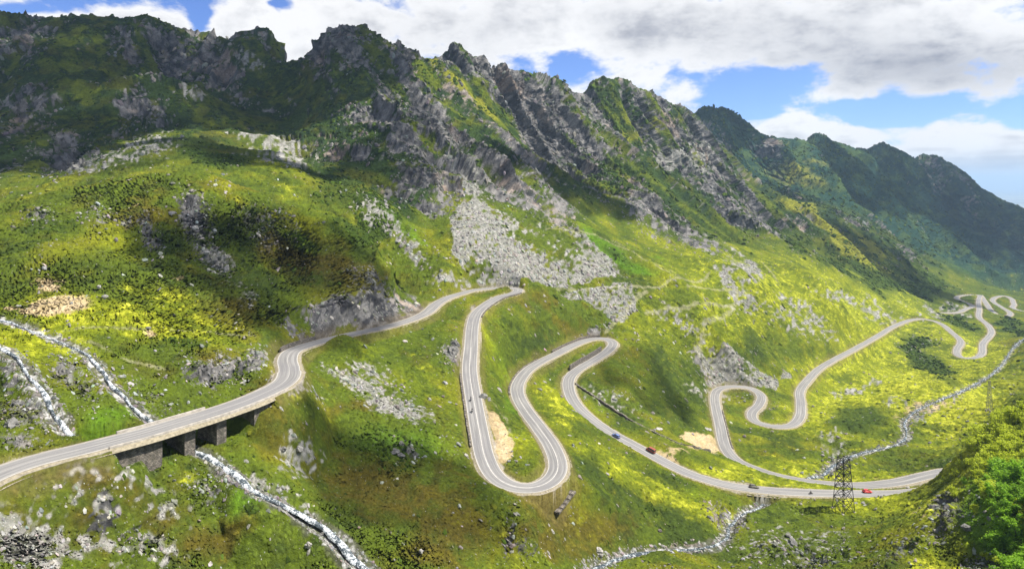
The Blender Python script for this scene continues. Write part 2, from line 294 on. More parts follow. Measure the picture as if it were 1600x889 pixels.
# ------------------------------------------------------------------ cut and fill along roads and streams: world rasters, 1 m cells
GX0, GX1, GY0, GY1 = -280, 1260, 60, 1500
nx, ny = GX1 - GX0 + 1, GY1 - GY0 + 1
UB = np.full((ny, nx), 1e4, np.float32); LB = np.full((ny, nx), -1e4, np.float32)
RD = np.full((ny, nx), 60, np.float32); RZ = np.zeros((ny, nx), np.float32)      # road distance beyond the verge and height
SD = np.full((ny, nx), 60, np.float32); SZ = np.zeros((ny, nx), np.float32)      # stream
TD = np.full((ny, nx), 60, np.float32)                                            # footpaths
def stamp(line, hw, slope_up, slope_dn, D, Zr=None, sag=0.3, skip_fill=None, rad=26, bounds=True):
    for i, (x, y, z) in enumerate(line):
        h = hw(i, y) if callable(hw) else hw
        sg = sag + max(0, y - 350) / 1000 * 1.3
        r = int(rad); ci, cj = int(round(x)) - GX0, int(round(y)) - GY0
        a0, a1, b0, b1 = max(ci - r, 0), min(ci + r + 1, nx), max(cj - r, 0), min(cj + r + 1, ny)
        if a0 >= a1 or b0 >= b1: continue
        X = np.arange(a0, a1) + GX0 - x; Yy = np.arange(b0, b1) + GY0 - y
        d = np.sqrt(X[None] ** 2 + Yy[:, None] ** 2).astype(np.float32)
        e = np.maximum(d - h, 0)
        w = D[b0:b1, a0:a1]; m = (d - h) < w
        w[m] = (d - h)[m]
        if Zr is not None: Zr[b0:b1, a0:a1][m] = (z - sg) if not (skip_fill and skip_fill(x, y)) else -1e4
        if bounds:
            np.minimum(UB[b0:b1, a0:a1], z - sg + e * slope_up * (1 + e / 14), out=UB[b0:b1, a0:a1])
            if skip_fill is None or not skip_fill(x, y):
                np.maximum(LB[b0:b1, a0:a1], z - sg - e * slope_dn * (1 + e / 14), out=LB[b0:b1, a0:a1])
def on_bridge(x, y):
    u = 800 + FP * x / y
    return 158 < u < 404 and y < 200
def hw_a(i, y): return 4.0
def road_hw(x, y):
    """half width of the asphalt along the road"""
    u = 800 + FP * x / y
    h = 3.5
    if y < 215 and u < 470: h = 3.9
    return h
stamp(road_a, lambda i, y: road_hw(road_a[i][0], y) + .8, 1.0, 1.1, RD, RZ, 0.3, on_bridge)
_br = (RZ < -900) & (RD < 9); UB[_br] = np.minimum(UB[_br], -64.5)
stamp(road_b, 4.6, 0.8, 0.8, RD, RZ); stamp(road_c, 4.4, 0.8, 0.8, RD, RZ)
stamp(st_a, lambda i, y: 1.3 + (.9 if st_a[i][2] < -84 else 0), 0.75, 0.9, SD, SZ, 0.35, rad=12); stamp(st_d, 1.3, 0.8, 0.9, SD, SZ, 0.3, rad=8)
stamp(st_b, 1.6, 0.6, 0.8, SD, SZ, 0.35, rad=12); stamp(st_c, 2.0, 0.45, 0.5, SD, SZ, 0.5, rad=14)

def grid_sample(G, x, y):
    fx = np.clip(x - GX0, 0, nx - 1.001); fy = np.clip(y - GY0, 0, ny - 1.001)
    i = fx.astype(int); j = fy.astype(int); a = (fx - i).astype(np.float32); b = (fy - j).astype(np.float32)
    return (G[j, i] * (1 - a) + G[j, i + 1] * a) * (1 - b) + (G[j + 1, i] * (1 - a) + G[j + 1, i + 1] * a) * b
def inside(x, y): return (x > GX0) & (x < GX1) & (y > GY0) & (y < GY1)
def shape_z(x, y, z):
    ins = inside(x, y)
    ub = np.where(ins, grid_sample(UB, x, y), 1e4); lb = np.where(ins, grid_sample(LB, x, y), -1e4)
    rd = np.where(ins, grid_sample(RD, x, y), 60)
    z2 = np.minimum(np.maximum(z, lb), ub)
    rz = grid_sample(RZ, x, y)
    return np.where((rd < 0.8) & (rz > -900) & (lb > -900), rz, z2).astype(np.float32)
def base_z(x, y):
    z = tps(x, y)
    fl = -560 + 25 * fbm2(x, y, 900, 3, seed=5)
    z = np.where(np.asarray(y) > 2400, np.maximum(z, fl), z)
    return z
def ground_z(x, y):
    x = np.atleast_1d(np.asarray(x, float)); y = np.atleast_1d(np.asarray(y, float))
    return shape_z(x, y, base_z(x, y))
_L = np.exp(np.linspace(math.log(70), math.log(3300), 1500))
def at(u, v, ymin=70, ymax=3300):
    """world point where the line of sight through a photo pixel meets the ground"""
    Y = _L[(_L >= ymin) & (_L <= ymax)]
    z = ground_z((u - 800) / FP * Y, Y)
    k = np.argmax(z >= -(v - HV) / FP * Y)
    if k == 0: k = len(Y) - 1
    y0, y1 = Y[k - 1], Y[k]
    e0 = z[k - 1] + (v - HV) / FP * y0; e1 = z[k] + (v - HV) / FP * y1
    t = min(max(e0 / (e0 - e1 + 1e-9), 0), 1); y = y0 + (y1 - y0) * t; x = (u - 800) / FP * y
    return (x, y, float(ground_z([x], [y])[0]))

TRAILS = [((868,452),(905,453),(950,450),(988,449),(1030,449),(1080,440),(1110,425)), ((1000,458),(985,475),(975,495),(960,506),(944,520)), ((1010,458),(1000,462),(986,474)), ((1008,490),(1040,482),(1080,480),(1148,478)), ((1075,447),(1110,449),(1150,452),(1152,470),(1148,482),(1128,497),(1100,512)),
          ((0,252),(80,248),(160,247),(240,214),(330,212),(400,207)), ((0,291),(60,288)), ((855,358),(930,368),(985,392),(1030,415),(1065,437)), ((960,375),(1010,408),(1050,432)), ((1190,410),(1215,440)), ((1140,398),(1175,425),(1185,440)), ((100,520),(200,511),(330,513),(400,520)), ((90,525),(160,545),(200,562),(260,575)),
          ((900,600),(930,622),(980,655),(1020,676),(1060,694),(1100,704),(1120,706)), ((1100,520),(1085,545),(1100,575)), ((770,628),(790,655),(800,690))]
trail_lines = []
for tr in TRAILS:
    w = np.array([at(*q) for q in tr])
    s = np.concatenate([[0], np.cumsum(np.linalg.norm(np.diff(w[:, :2], axis=0), axis=1))])
    if s[-1] > 900 or s[-1] < 1: continue
    q = np.linspace(0, s[-1], int(s[-1]) + 2); l = np.stack([np.interp(q, s, w[:, k]) for k in range(3)], 1)
    l[:, 0] += 1.5 * fbm2(q, q * 0 + 3.0, 25, 2, seed=3)
    trail_lines.append(l); stamp(l, 0.0, 0, 0, TD, None, rad=8, bounds=False)

# ------------------------------------------------------------------ terrain tessellation: finer where the land is near or steep
NU_C, NL = 170, 700
uc = np.linspace(-450, 2050, NU_C); lc = np.linspace(math.log(52), math.log(3750), NL)
U, Lm = np.meshgrid(uc, lc, indexing='ij'); Yc = np.exp(Lm); Xc = (U - 800) / FP * Yc
zc = base_z(Xc.ravel(), Yc.ravel()).reshape(Xc.shape)
vc = HV - FP * zc / Yc
dv = -(vc[:, 1:] - vc[:, :-1]); runmin = np.minimum.accumulate(vc, axis=1)
vis = (vc[:, 1:] < runmin[:, :-1] + 6)
w = np.where(vis, np.maximum(dv, 0), 0.10 * np.abs(dv)) + 0.10
w = np.where(vc[:, 1:] > 905, np.minimum(w, 0.12), w)
k = np.exp(-np.linspace(-2, 2, 15) ** 2); k /= k.sum()
w = np.apply_along_axis(lambda a: np.convolve(np.pad(a, 7, 'edge'), k, 'valid'), 0, w)
w = np.apply_along_axis(lambda a: np.convolve(np.pad(a, 7, 'edge'), k, 'valid'), 1, w)
cdf = np.concatenate([np.zeros((NU_C, 1)), np.cumsum(w, 1)], 1); cdf /= cdf[:, -1:]
NR = 800
rowl = np.array([np.interp(np.linspace(0, 1, NR), cdf[i], lc) for i in range(NU_C)])
us = np.concatenate([np.linspace(-450, -20, 60, endpoint=False), np.linspace(-20, 1620, 960, endpoint=False), np.linspace(1620, 2050, 60)])
NC = len(us)
fi = np.clip((us - uc[0]) / (uc[1] - uc[0]), 0, NU_C - 1.001); i0 = fi.astype(int); ft = (fi - i0)[:, None]
Yv = np.exp(rowl[i0] * (1 - ft) + rowl[i0 + 1] * ft)
Xv = (us[:, None] - 800) / FP * Yv
X, Y = Xv.ravel().astype(np.float64), Yv.ravel().astype(np.float64)
Z0 = base_z(X, Y)

# ------------------------------------------------------------------ zones of ground cover, regions of the place
Uv = 800 + FP * X / Y; Vv = HV - FP * Z0 / Y
wx = fbm2(X, Y, 60, 4, .6, 11); wy = fbm2(X, Y, 60, 4, .6, 31)
wm = 26 * np.clip(Y / 400, .7, 1.3)
Uw, Vw = Uv + wx * wm, Vv + wy * wm * .7
def blob(u, v, ru, rv, ang=0, y0=0, y1=1e5, p=1.0):
    c, s_ = math.cos(R(ang)), math.sin(R(ang))
    dx, dy = Uw - u, Vw - v; a = (dx * c + dy * s_) / ru; b = (-dx * s_ + dy * c) / rv
    return (np.exp(-(a * a + b * b) ** 1.5) * p * ((Y > y0) & (Y < y1))).astype(np.float32)
def poly(ps, y0=0, y1=1e5, x=None, y=None):
    x = Uw if x is None else x; y = Vw if y is None else y
    m = np.zeros(x.shape, bool); n = len(ps)
    for i in range(n):
        (x1, q1), (x2, q2) = ps[i], ps[(i + 1) % n]
        c = ((q1 > y) != (q2 > y)) & (x < (x2 - x1) * (y - q1) / (q2 - q1 + 1e-9) + x1)
        m ^= c
    return (m & (Y > y0) & (Y < y1)).astype(np.float32)
def acc(lst):
    s = np.zeros(X.shape, np.float32)
    for a in lst: s = np.maximum(s, blob(*a))
    return s
mtn = sstep(0, 60, -(Vw - np.interp(Uw, [-450,0,250,420,560,640,700,740,900,960,1060,1150,1240,1300,1400,1450,1600], [300,305,262,240,330,390,330,325,350,330,380,395,400,432,455,440,380])) ) * (Y > 430)
mtn = mtn.astype(np.float32)
far = sstep(1450, 1700, Y + 0 * X).astype(np.float32) * (Uv > 1000)
knoll = ((Y < 395) & (Uv < 680)).astype(np.float32)
rock_b = acc([
 (55,190,50,45,35,500,1e4,.75),(100,210,34,60,-35,480,900,.85),(90,250,60,18,0,450,800,.6),(180,240,70,18,-10,450,800,.45),(215,155,22,42,-30,500,1e4,.75),(250,185,30,22,0,450,1e4,.45),(350,95,60,22,25,700,1e4,.75),(370,120,40,16,10,700,1e4,.5),(40,60,90,30,10,800,1e4,.45),(280,75,60,26,30,800,1e4,.4),(240,140,16,14,0,500,1e4,.4),(290,140,24,14,0,500,1e4,.6),
 (470,70,28,26,0,800,1e4,.5),(545,60,70,34,0,800,1e4,.75),(600,110,50,60,-30,600,1e4,.95),(650,180,80,80,-40,600,1e4,1),(590,190,70,40,20,500,1e4,.75),(700,240,80,60,40,560,1e4,1),(680,300,80,40,10,520,1e4,1),(780,270,110,34,42,560,1e4,1),(720,110,60,30,30,800,1e4,.7),(780,130,80,44,30,850,1e4,.95),(850,190,90,60,45,800,1e4,.9),(830,260,60,30,45,700,1e4,.8),(905,250,70,50,45,800,1e4,.75),
 (870,330,50,22,45,600,1e4,.7),(940,230,70,40,50,850,1e4,.8),(1000,310,90,34,42,700,1e4,.95),(1080,360,80,26,35,650,1e4,.9),(1010,190,60,30,40,1000,1e4,.6),(1090,220,60,34,45,900,1e4,.8),(1130,300,100,30,45,900,1e4,.9),(1200,350,60,24,45,900,1e4,.8),(1060,270,40,22,45,800,1e4,.7),(1212,212,14,10,0,1700,1e4,.9),(1445,250,30,12,30,2300,1e4,.8),(1500,290,30,10,50,2300,1e4,.7),(1245,285,24,8,50,1300,1e4,.7),(1380,345,24,8,20,1300,1e4,.6),(1400,395,22,9,30,1000,1e4,.6),(1350,350,12,12,0,1000,1e4,.5),
 (310,335,22,42,-30,250,420,.95),(330,390,16,44,-40,200,420,.7),(230,360,12,34,-15,200,400,.7),(250,375,8,16,0,200,400,.7),(145,330,26,14,0,200,400,.5),(60,335,24,12,0,200,400,.55),(195,340,16,10,0,200,400,.5),(420,350,40,30,30,200,420,.35),
 (520,492,60,17,-8,200,330,1),(600,480,50,26,-8,220,370,.95),(645,462,18,24,0,250,380,1),(480,500,34,20,0,200,330,.85),(575,440,34,20,20,200,370,.5),(330,575,66,26,-8,180,240,.75),(390,560,36,20,-20,180,240,.8),(430,590,20,14,0,180,240,.6),
 (20,600,30,24,0,100,220,.75),(40,650,50,26,0,100,200,.8),(15,570,20,16,0,100,220,.7),(100,580,36,24,40,100,220,.75),(130,610,24,36,-20,100,220,.6),(215,610,40,20,30,140,230,.55),(250,640,34,14,-10,140,230,.5),(60,630,20,30,-20,100,220,.7),(20,690,40,14,0,100,200,.9),
 (165,820,30,24,-60,90,200,.75),(230,850,60,24,30,90,200,.5),(330,770,40,30,0,100,200,.4),(40,850,60,26,0,80,200,.6),(120,760,40,22,0,90,200,.3),(705,550,16,26,0,200,400,.9),(745,480,10,10,0,200,400,.4),(640,705,24,8,30,150,300,.7),(735,610,8,60,0,1e4,1e5,.0),
 (920,516,30,7,-10,400,560,.9),(1130,570,60,30,30,500,700,.45),(800,845,8,44,10,150,300,.6),(830,860,20,16,0,150,300,.6),(1480,815,60,16,-38,150,300,.65),(1430,850,60,14,-30,150,300,.5),(1480,790,26,18,-38,180,300,.8),(1270,870,90,22,0,200,320,.6),(1130,800,14,26,-60,200,330,.6),(1160,820,26,18,-40,200,330,.7),(1060,855,70,9,0,200,330,.8),(1300,720,36,22,-60,330,480,.65),(1420,655,10,26,-20,400,600,.3),(1560,480,20,6,0,900,1400,.3),(1430,540,40,16,20,700,900,.45),(1530,880,40,14,-20,90,200,.6)])
scree_b = np.maximum(poly([(745,316),(712,345),(708,385),(718,415),(760,445),(830,446),(900,446),(985,445),(960,405),(925,365),(880,352),(830,352),(780,335)], 400, 720) * np.clip(.80 - .6 * blob(850, 365, 60, 26, 30) - .35 * blob(740, 425, 40, 18) + .25 * fbm2(X, Y, 30, 3, .6, 77), 0, 1),
 np.maximum(poly([(760,500),(1,1),(1,2)], 0, 1), np.maximum(poly([(870,452),(985,455),(985,490),(960,505),(925,480)], 400, 600) * .62, poly([(1090,525),(1140,540),(1180,565),(1230,580),(1225,600),(1140,595),(1100,580)], 450, 720) * .66)))
scree_b = np.maximum(scree_b, acc([(730,290,12,46,-32,550,750,.8),(690,240,8,30,-30,600,800,.7),(560,600,60,14,25,150,300,.85),(620,640,60,16,12,150,300,.9),(450,640,60,22,-10,150,300,.75),(590,590,50,20,20,150,300,.6),(420,770,50,20,20,150,220,.55),(470,730,40,20,0,150,220,.5),(50,850,90,40,10,80,200,.8),(200,850,110,40,0,80,200,.42),(200,770,90,26,0,80,200,.36),(430,780,60,26,30,100,220,.4),(120,800,60,26,10,80,200,.45),
 (260,790,60,30,10,80,200,.5),(340,760,44,22,0,80,200,.4),(1080,255,34,10,40,900,1e4,.8),(1100,235,20,20,60,900,1e4,.7),(1055,250,8,26,-50,900,1e4,.8),(210,235,60,22,-10,440,800,.55),(140,250,50,16,0,440,800,.65),(420,215,60,14,0,500,900,.6),(300,150,26,12,0,500,1e4,.4),(440,235,60,20,10,450,900,.5),(390,90,30,14,30,800,1e4,.45),
 (1170,420,10,34,-35,600,900,.8),(1135,435,12,22,-20,500,900,.8),(1160,465,30,22,20,500,900,.55),(1250,500,70,20,25,600,900,.5),(1330,470,60,12,18,800,1000,.45),(600,340,14,50,-42,400,560,.55),(640,390,14,40,-42,400,560,.6),(700,435,36,10,0,380,480,.6),(1060,500,50,16,10,500,700,.4),(780,700,14,22,-25,200,340,.0),(1350,480,80,14,20,700,1100,.35),
 (1340,610,50,12,-20,500,700,.35),(1450,650,60,12,-30,400,700,.4),(1300,690,30,20,0,350,500,.3),(1400,640,20,10,0,400,700,.3),(950,625,60,14,25,350,460,.35),(1480,480,60,10,-5,900,1200,.5),(1100,600,40,18,0,400,600,.5),(1250,850,80,26,-5,200,320,.45),(340,400,18,40,-40,220,420,.6),(390,450,20,30,-35,220,420,.35)]))
soil_b = acc([(85,474,52,17,-6,150,260,1.6),(75,440,34,14,0,150,260,.8),(20,474,14,5,0,150,260,.9),(780,668,10,30,-22,200,340,1.5),(786,700,17,20,0,200,340,1.6),(1100,690,42,15,10,300,460,1.2),(1060,705,30,9,10,300,420,.6),(230,515,14,9,0,150,260,.8),(1045,712,36,8,30,300,380,.8),(210,310,14,30,0,200,400,.45),(275,425,16,10,0,200,400,.5),(195,350,10,12,0,200,400,.5),(1590,436,0.1,0.1,0,0,1,0),(1300,230,8,8,0,0,1,0),
 (1430,650,50,14,-20,400,700,.55),(1470,640,44,14,-20,400,700,.6),(1290,745,120,10,0,330,420,.4),(1440,800,20,30,-30,200,300,.4),(1040,340,30,26,40,700,1e4,.3),(1140,560,40,12,20,450,700,.3)])
bright_b = acc([(180,495,190,34,4,150,280,1.05),(60,530,110,28,10,120,260,1.0),(30,560,60,20,0,120,220,.8),(250,460,80,24,10,180,300,.7),(200,370,50,24,0,180,350,.45),(320,520,80,16,5,150,280,.6),(700,128,34,10,42,900,1100,1.2),(740,170,40,10,42,850,1e3,1.2),(665,92,16,8,42,800,1100,1.1),(830,240,70,10,42,700,1e3,.8),(1000,290,60,12,42,800,1e4,.7),(1000,195,50,26,30,1000,1500,.75),(1100,250,40,16,45,900,1e4,.6),(1060,235,60,20,40,900,1e4,.55),  # yellow grass; spur crest entries also paint its sunlit side lighter
 (1290,355,80,14,42,1000,1400,1.3),(1250,320,40,12,45,1000,1500,1.1),(1390,425,60,8,24,1000,1300,1.1),(1340,390,50,16,40,1000,1400,1.1),(1440,435,20,5,20,1000,1300,.9),(1595,436,40,7,8,1350,1800,2.2),(1250,260,60,12,25,1500,2200,.8),(1300,285,50,12,35,1500,2200,.4),(1110,390,40,12,20,600,900,.5),(1010,360,60,12,38,600,900,.55),(900,310,40,8,42,600,900,.6),  # far spur entries put its sunlit strip into the albedo
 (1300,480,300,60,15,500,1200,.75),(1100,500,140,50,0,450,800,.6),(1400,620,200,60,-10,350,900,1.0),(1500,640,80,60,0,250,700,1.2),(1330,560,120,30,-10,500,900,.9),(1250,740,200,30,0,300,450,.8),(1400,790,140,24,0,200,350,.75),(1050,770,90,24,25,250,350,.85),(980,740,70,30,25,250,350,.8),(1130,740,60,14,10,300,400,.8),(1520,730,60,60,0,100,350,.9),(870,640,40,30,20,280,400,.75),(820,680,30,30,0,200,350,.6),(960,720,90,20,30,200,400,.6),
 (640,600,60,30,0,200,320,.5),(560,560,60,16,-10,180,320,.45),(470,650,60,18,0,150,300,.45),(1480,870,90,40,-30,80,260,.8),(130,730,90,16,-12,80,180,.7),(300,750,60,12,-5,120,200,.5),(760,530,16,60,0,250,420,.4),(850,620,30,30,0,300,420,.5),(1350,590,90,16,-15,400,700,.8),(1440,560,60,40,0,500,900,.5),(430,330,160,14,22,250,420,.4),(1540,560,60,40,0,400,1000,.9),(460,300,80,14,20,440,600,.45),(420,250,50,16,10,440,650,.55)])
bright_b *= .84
heath_b = acc([(480,400,120,44,30,220,420,.95),(590,430,60,20,30,220,420,.6),(400,320,80,20,20,250,420,.45),(360,470,90,50,30,180,330,.6),(220,330,50,30,10,200,400,.7),(560,450,60,20,30,250,400,.6),(600,770,120,60,10,120,260,.95),(700,830,80,60,0,120,260,.9),(450,700,70,30,10,120,260,.6),(150,720,120,18,-15,80,180,.75),(240,800,90,40,10,80,200,.8),(60,780,80,30,0,80,200,.6),(330,850,80,40,0,80,200,.8),(120,830,120,50,0,80,200,.7),(160,790,70,30,0,80,200,.8),(700,760,70,40,10,120,280,.6),(540,720,70,30,10,120,260,.45),(900,840,120,30,0,150,300,.6),(470,560,30,16,0,180,300,.5),(900,800,120,30,10,180,320,.7),(1000,720,30,20,0,200,400,.1),(860,830,60,24,0,180,320,.8),(850,480,50,20,0,350,520,.5),(900,510,60,16,0,350,560,.6),  # brown heath; on the knoll it also darkens the shaded right side
 (1000,560,40,14,20,400,600,.4),(1080,750,30,10,0,200,400,.2),(1000,770,120,20,10,200,400,.4),(400,600,50,20,0,150,260,.5),(300,560,80,26,0,150,260,.6),(260,660,60,12,0,140,200,.3),(540,640,80,12,-5,150,300,.6),(1350,610,60,18,0,400,700,.35),(1230,700,60,20,0,350,500,.4),(1520,880,50,20,0,80,200,.4),(330,290,140,12,3,300,400,.5),(600,180,60,50,0,500,900,.3),(620,230,70,40,0,500,900,.4),(530,200,50,30,0,500,900,.2),(330,220,60,20,0,450,700,.5),(1580,540,30,20,0,600,1000,.5)])
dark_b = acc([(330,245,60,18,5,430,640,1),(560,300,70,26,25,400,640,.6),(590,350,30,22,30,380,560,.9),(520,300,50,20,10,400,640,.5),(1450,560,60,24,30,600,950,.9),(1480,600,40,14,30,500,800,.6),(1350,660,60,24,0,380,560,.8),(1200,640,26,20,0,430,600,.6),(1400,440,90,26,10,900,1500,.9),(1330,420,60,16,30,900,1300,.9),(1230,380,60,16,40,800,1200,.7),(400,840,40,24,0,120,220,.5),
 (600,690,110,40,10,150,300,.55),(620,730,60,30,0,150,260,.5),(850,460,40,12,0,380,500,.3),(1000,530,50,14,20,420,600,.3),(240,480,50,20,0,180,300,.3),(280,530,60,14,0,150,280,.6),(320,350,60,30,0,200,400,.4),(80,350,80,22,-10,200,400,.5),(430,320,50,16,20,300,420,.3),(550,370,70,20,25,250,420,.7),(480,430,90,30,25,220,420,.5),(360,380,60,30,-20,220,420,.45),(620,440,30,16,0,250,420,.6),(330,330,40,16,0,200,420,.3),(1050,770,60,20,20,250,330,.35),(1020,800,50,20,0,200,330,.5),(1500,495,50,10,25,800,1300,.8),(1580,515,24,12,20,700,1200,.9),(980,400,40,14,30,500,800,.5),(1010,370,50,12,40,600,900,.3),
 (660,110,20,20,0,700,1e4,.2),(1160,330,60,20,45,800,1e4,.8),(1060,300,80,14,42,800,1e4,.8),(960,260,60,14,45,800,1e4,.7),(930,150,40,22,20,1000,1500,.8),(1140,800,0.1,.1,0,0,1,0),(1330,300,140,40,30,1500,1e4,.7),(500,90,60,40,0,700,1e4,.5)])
green_b = acc([(330,650,0.1,0.1,0,0,1,0),(165,650,55,22,-15,130,200,.6),(620,690,100,30,5,150,300,.6),(780,560,34,70,0,250,420,.35),(800,620,20,40,0,250,400,.6),(620,340,60,20,40,400,600,.7),(960,390,60,16,38,500,700,1),(990,410,50,12,20,500,700,1),(400,220,50,30,0,440,700,.3),(1560,800,60,90,0,90,240,1),(390,820,40,30,0,120,220,.7),(470,370,90,16,25,250,420,.5),(1070,760,70,20,20,250,330,.4),(940,640,30,10,0,300,420,.3),(1550,410,90,30,10,1300,2200,.6),(500,320,60,20,10,400,600,.4)])

# path of the knoll crest etc: normals of the base surface
Zs = shape_z(X, Y, Z0)
def grid_normals(Px, Py, Pz):
    A = np.stack([Px, Py, Pz], -1).reshape(NC, NR, 3)
    du = np.gradient(A, axis=0); dr = np.gradient(A, axis=1)
    n = np.cross(du, dr); n /= np.linalg.norm(n, axis=-1, keepdims=True) + 1e-9
    return n.reshape(-1, 3)
Nb = grid_normals(X, Y, Zs.astype(np.float64))
Nb[Nb[:, 2] < 0] *= -1
slope = 1 - Nb[:, 2]
ins = inside(X, Y)
rd = np.where(ins, grid_sample(RD, X, Y), 60); sdist = np.where(ins, grid_sample(SD, X, Y), 60); tdist = np.where(ins, grid_sample(TD, X, Y), 60)

veg_n = fbm2(X, Y, 45, 5, .6, 41)
rock = np.clip(rock_b * (1 - .25 * mtn) + mtn * (0.10 + 0.55 * veg_n) * (1 - far * .75), 0, 1)
_d = np.array((207, -200, -230), float); _d /= np.linalg.norm(_d); _t = (X * _d[0] + Y * _d[1] + Zs * _d[2]) * .84
strk = (.6 * vnoise3((X - _t * _d[0]) / 24, (Y - _t * _d[1]) / 24, (Zs - _t * _d[2]) / 24, 301) + .5 * vnoise3((X - _t * _d[0]) / 10, (Y - _t * _d[1]) / 10, (Zs - _t * _d[2]) / 10, 302)).astype(np.float32)
rock = np.clip(rock + .45 * (np.exp(-((Y - np.interp(Uv, [q[0] for q in RIDGE], [q[2] for q in RIDGE])) / 40.0) ** 2) * (Uv < 1118)).astype(np.float32), 0, 1)
rock = np.clip(rock + .70 * strk * mtn * (1 - far) * (rock > .08), 0, 1)
rock = np.clip(rock + 0.22 * veg_n * (rock > .12), 0, 1)
rz_ = np.where(ins, grid_sample(RZ, X, Y), 0); rd = np.where(rz_ < -900, 60, rd)
near_road = sstep(4.5, 0.5, rd); near_st = sstep(4, 0, sdist)

# ---- relief: displaced along the surface normal with 3-D noise, larger on rock and mountain
Xf, Yf, Zf = X.astype(np.float32), Y.astype(np.float32), Zs.astype(np.float32)
def stretched(d, k):
    d = np.array(d, np.float32); d /= np.linalg.norm(d)
    t = (Xf * d[0] + Yf * d[1] + Zf * d[2]) * (1 - 1 / k)
    return Xf - t * d[0], Yf - t * d[1], Zf - t * d[2]
S1 = stretched((207, -200, -230), 4.2); S2 = stretched((70, -420, -230), 2.4)
wl_ = sstep(430, 620, Uv.astype(np.float32))
def ridged(c, wl, seed):
    return 1 - 2 * np.abs(vnoise3(c[0] / wl, c[1] / wl, c[2] / wl, seed))
def mixr(wl, seed):
    out = np.zeros(len(Xf), np.float32)
    a = (wl_ < 0.999) & (Yf > 150); b = wl_ > 0.001
    out[a] += (1 - wl_[a]) * ridged([q[a] for q in S2], wl, seed)
    out[b] += wl_[b] * ridged([q[b] for q in S1], wl, seed + 50)
    return out
big = mtn * (1 - far * 0.2)
wob = vnoise3(Xf / 30, Yf / 30, Zf / 30, 90)
sc_far = np.clip(Yf / 1000, .7, 2.2)
disp = np.zeros(len(Xf), np.float32)
_yr = np.interp(Uv, [q[0] for q in RIDGE], [q[2] for q in RIDGE]); crest = (np.exp(-((Y - _yr) / (.035 * _yr)) ** 2) * (Uv < 1118)).astype(np.float32)
_yr2 = np.interp(Uv, [q[0] for q in RIDGE_FAR], [q[2] for q in RIDGE_FAR]); crest2 = (np.exp(-((Y - _yr2) / (.03 * _yr2)) ** 2) * (Uv > 1125)).astype(np.float32)
rk = np.clip(0.32 + 0.9 * rock, 0, 1.15)
S3 = stretched((120, -300, -230), 2.2); disp += far * (1 - .75 * crest2) * (34 * (ridged(S3, 300, 501) - .45) + 17 * (ridged(S3, 130, 502) - .45) + 8 * (ridged(S3, 60, 503) - .4))
for wl, amp, seed in ((150, 16, 1), (72, 15, 2), (34, 9.5, 3), (16, 4.4, 4), (7.5, 1.9, 5), (3.6, .9, 6)):
    if wl <= 10:
        n = ridged((Xf + 3 * wob, Yf, Zf), wl, seed)
    else: n = mixr(wl, seed)
    disp += big * amp * (n - 0.42) * (rk if wl < 120 else 1) * ((1 - .85 * crest) if wl > 60 else (1 + .15 * crest if wl < 40 else 1))
# nearer land
lowm = (1 - mtn)
rl = np.clip(rock * 1.3, 0, 1)
disp += lowm * np.clip(Yf / 300, .5, 1.4) * np.where(Yf > 700, .55, 1) * (1.3 * vnoise3(Xf / 34, Yf / 34, Zf / 34, 21) + 0.95 * vnoise3(Xf / 14, Yf / 14, Zf / 14, 22) + 0.5 * ridged((Xf, Yf, Zf), 6.5, 23) + 0.42 * vnoise3(Xf / 2.8, Yf / 2.8, Zf / 2.8, 24) + 0.22 * vnoise3(Xf / 1.3, Yf / 1.3, Zf / 1.3, 25))
disp += lowm * rl * (1.9 * (ridged((Xf, Yf, Zf), 13, 26) - .3) + 1.1 * (ridged((Xf + wob, Yf, Zf), 5.5, 27) - .3) + .8 * (ridged((Xf, Yf, Zf * 1.4), 2.4, 28) - .3))
disp += lowm * np.clip(scree_b, 0, 1) * .35 * vnoise3(Xf / 1.8, Yf / 1.8, Zf / 1.8, 29)
gul = knoll * sstep(0, .4, slope) * (Vv < 560)
kr = knoll * sstep(560, 470, Vv) * (Uv > -200) * lowm
disp += kr.astype(np.float32) * (6.0 * (ridged(S2, 46, 601) - .45) + 3.2 * (ridged(S2, 20, 602) - .45) + .6 * (ridged((Xf, Yf, Zf), 9, 603) - .45)) * (.35 + .65 * sstep(.08, .35, slope) + .5 * rock)
disp -= gul * 2.2 * np.maximum(0, 1 - np.abs(vnoise3(Xf / 26, Yf / 60, Zf / 60, 61)) * 5) 
damp = (1 - near_road) * (1 - 0.8 * near_st)
disp *= damp
flat_damp = np.where(rd < 14, sstep(0, 14, rd) * 0.7 + .3, 1.0)
disp *= flat_damp
# ledge mounds of scrub
pine = np.clip(dark_b * 1.1 + far * .75 + mtn * .25, 0, 1) * (1 - rock * .6)
pn = vnoise3(Xf / (3.2 * sc_far), Yf / (3.2 * sc_far), Zf / (3.2 * sc_far), 71)
pn2 = vnoise3(Xf / (9 * sc_far), Yf / (9 * sc_far), Zf / (9 * sc_far), 72)
pinem = sstep(.15, .5, pine + .35 * pn2)
disp += pinem * damp * sstep(5, 18, rd) * sc_far * (1.2 * np.clip(pn + .3, 0, 1))
teeth = crest * (4.2 * np.maximum(ridged((Xf, Yf * .3, Zf * 0), 26, 401), 0) ** 2 + 2.4 * np.maximum(ridged((Xf, Yf * .3, Zf * 0), 11, 402), 0) ** 2 - 3) + crest2 * (9 * np.maximum(ridged((Xf, Yf * .3, Zf * 0), 60, 403), 0) ** 2 - 3)
PX = (Xf + Nb[:, 0] * disp).astype(np.float32); PY = (Yf + Nb[:, 1] * disp).astype(np.float32); PZ = (Zf + Nb[:, 2] * disp + teeth).astype(np.float32)
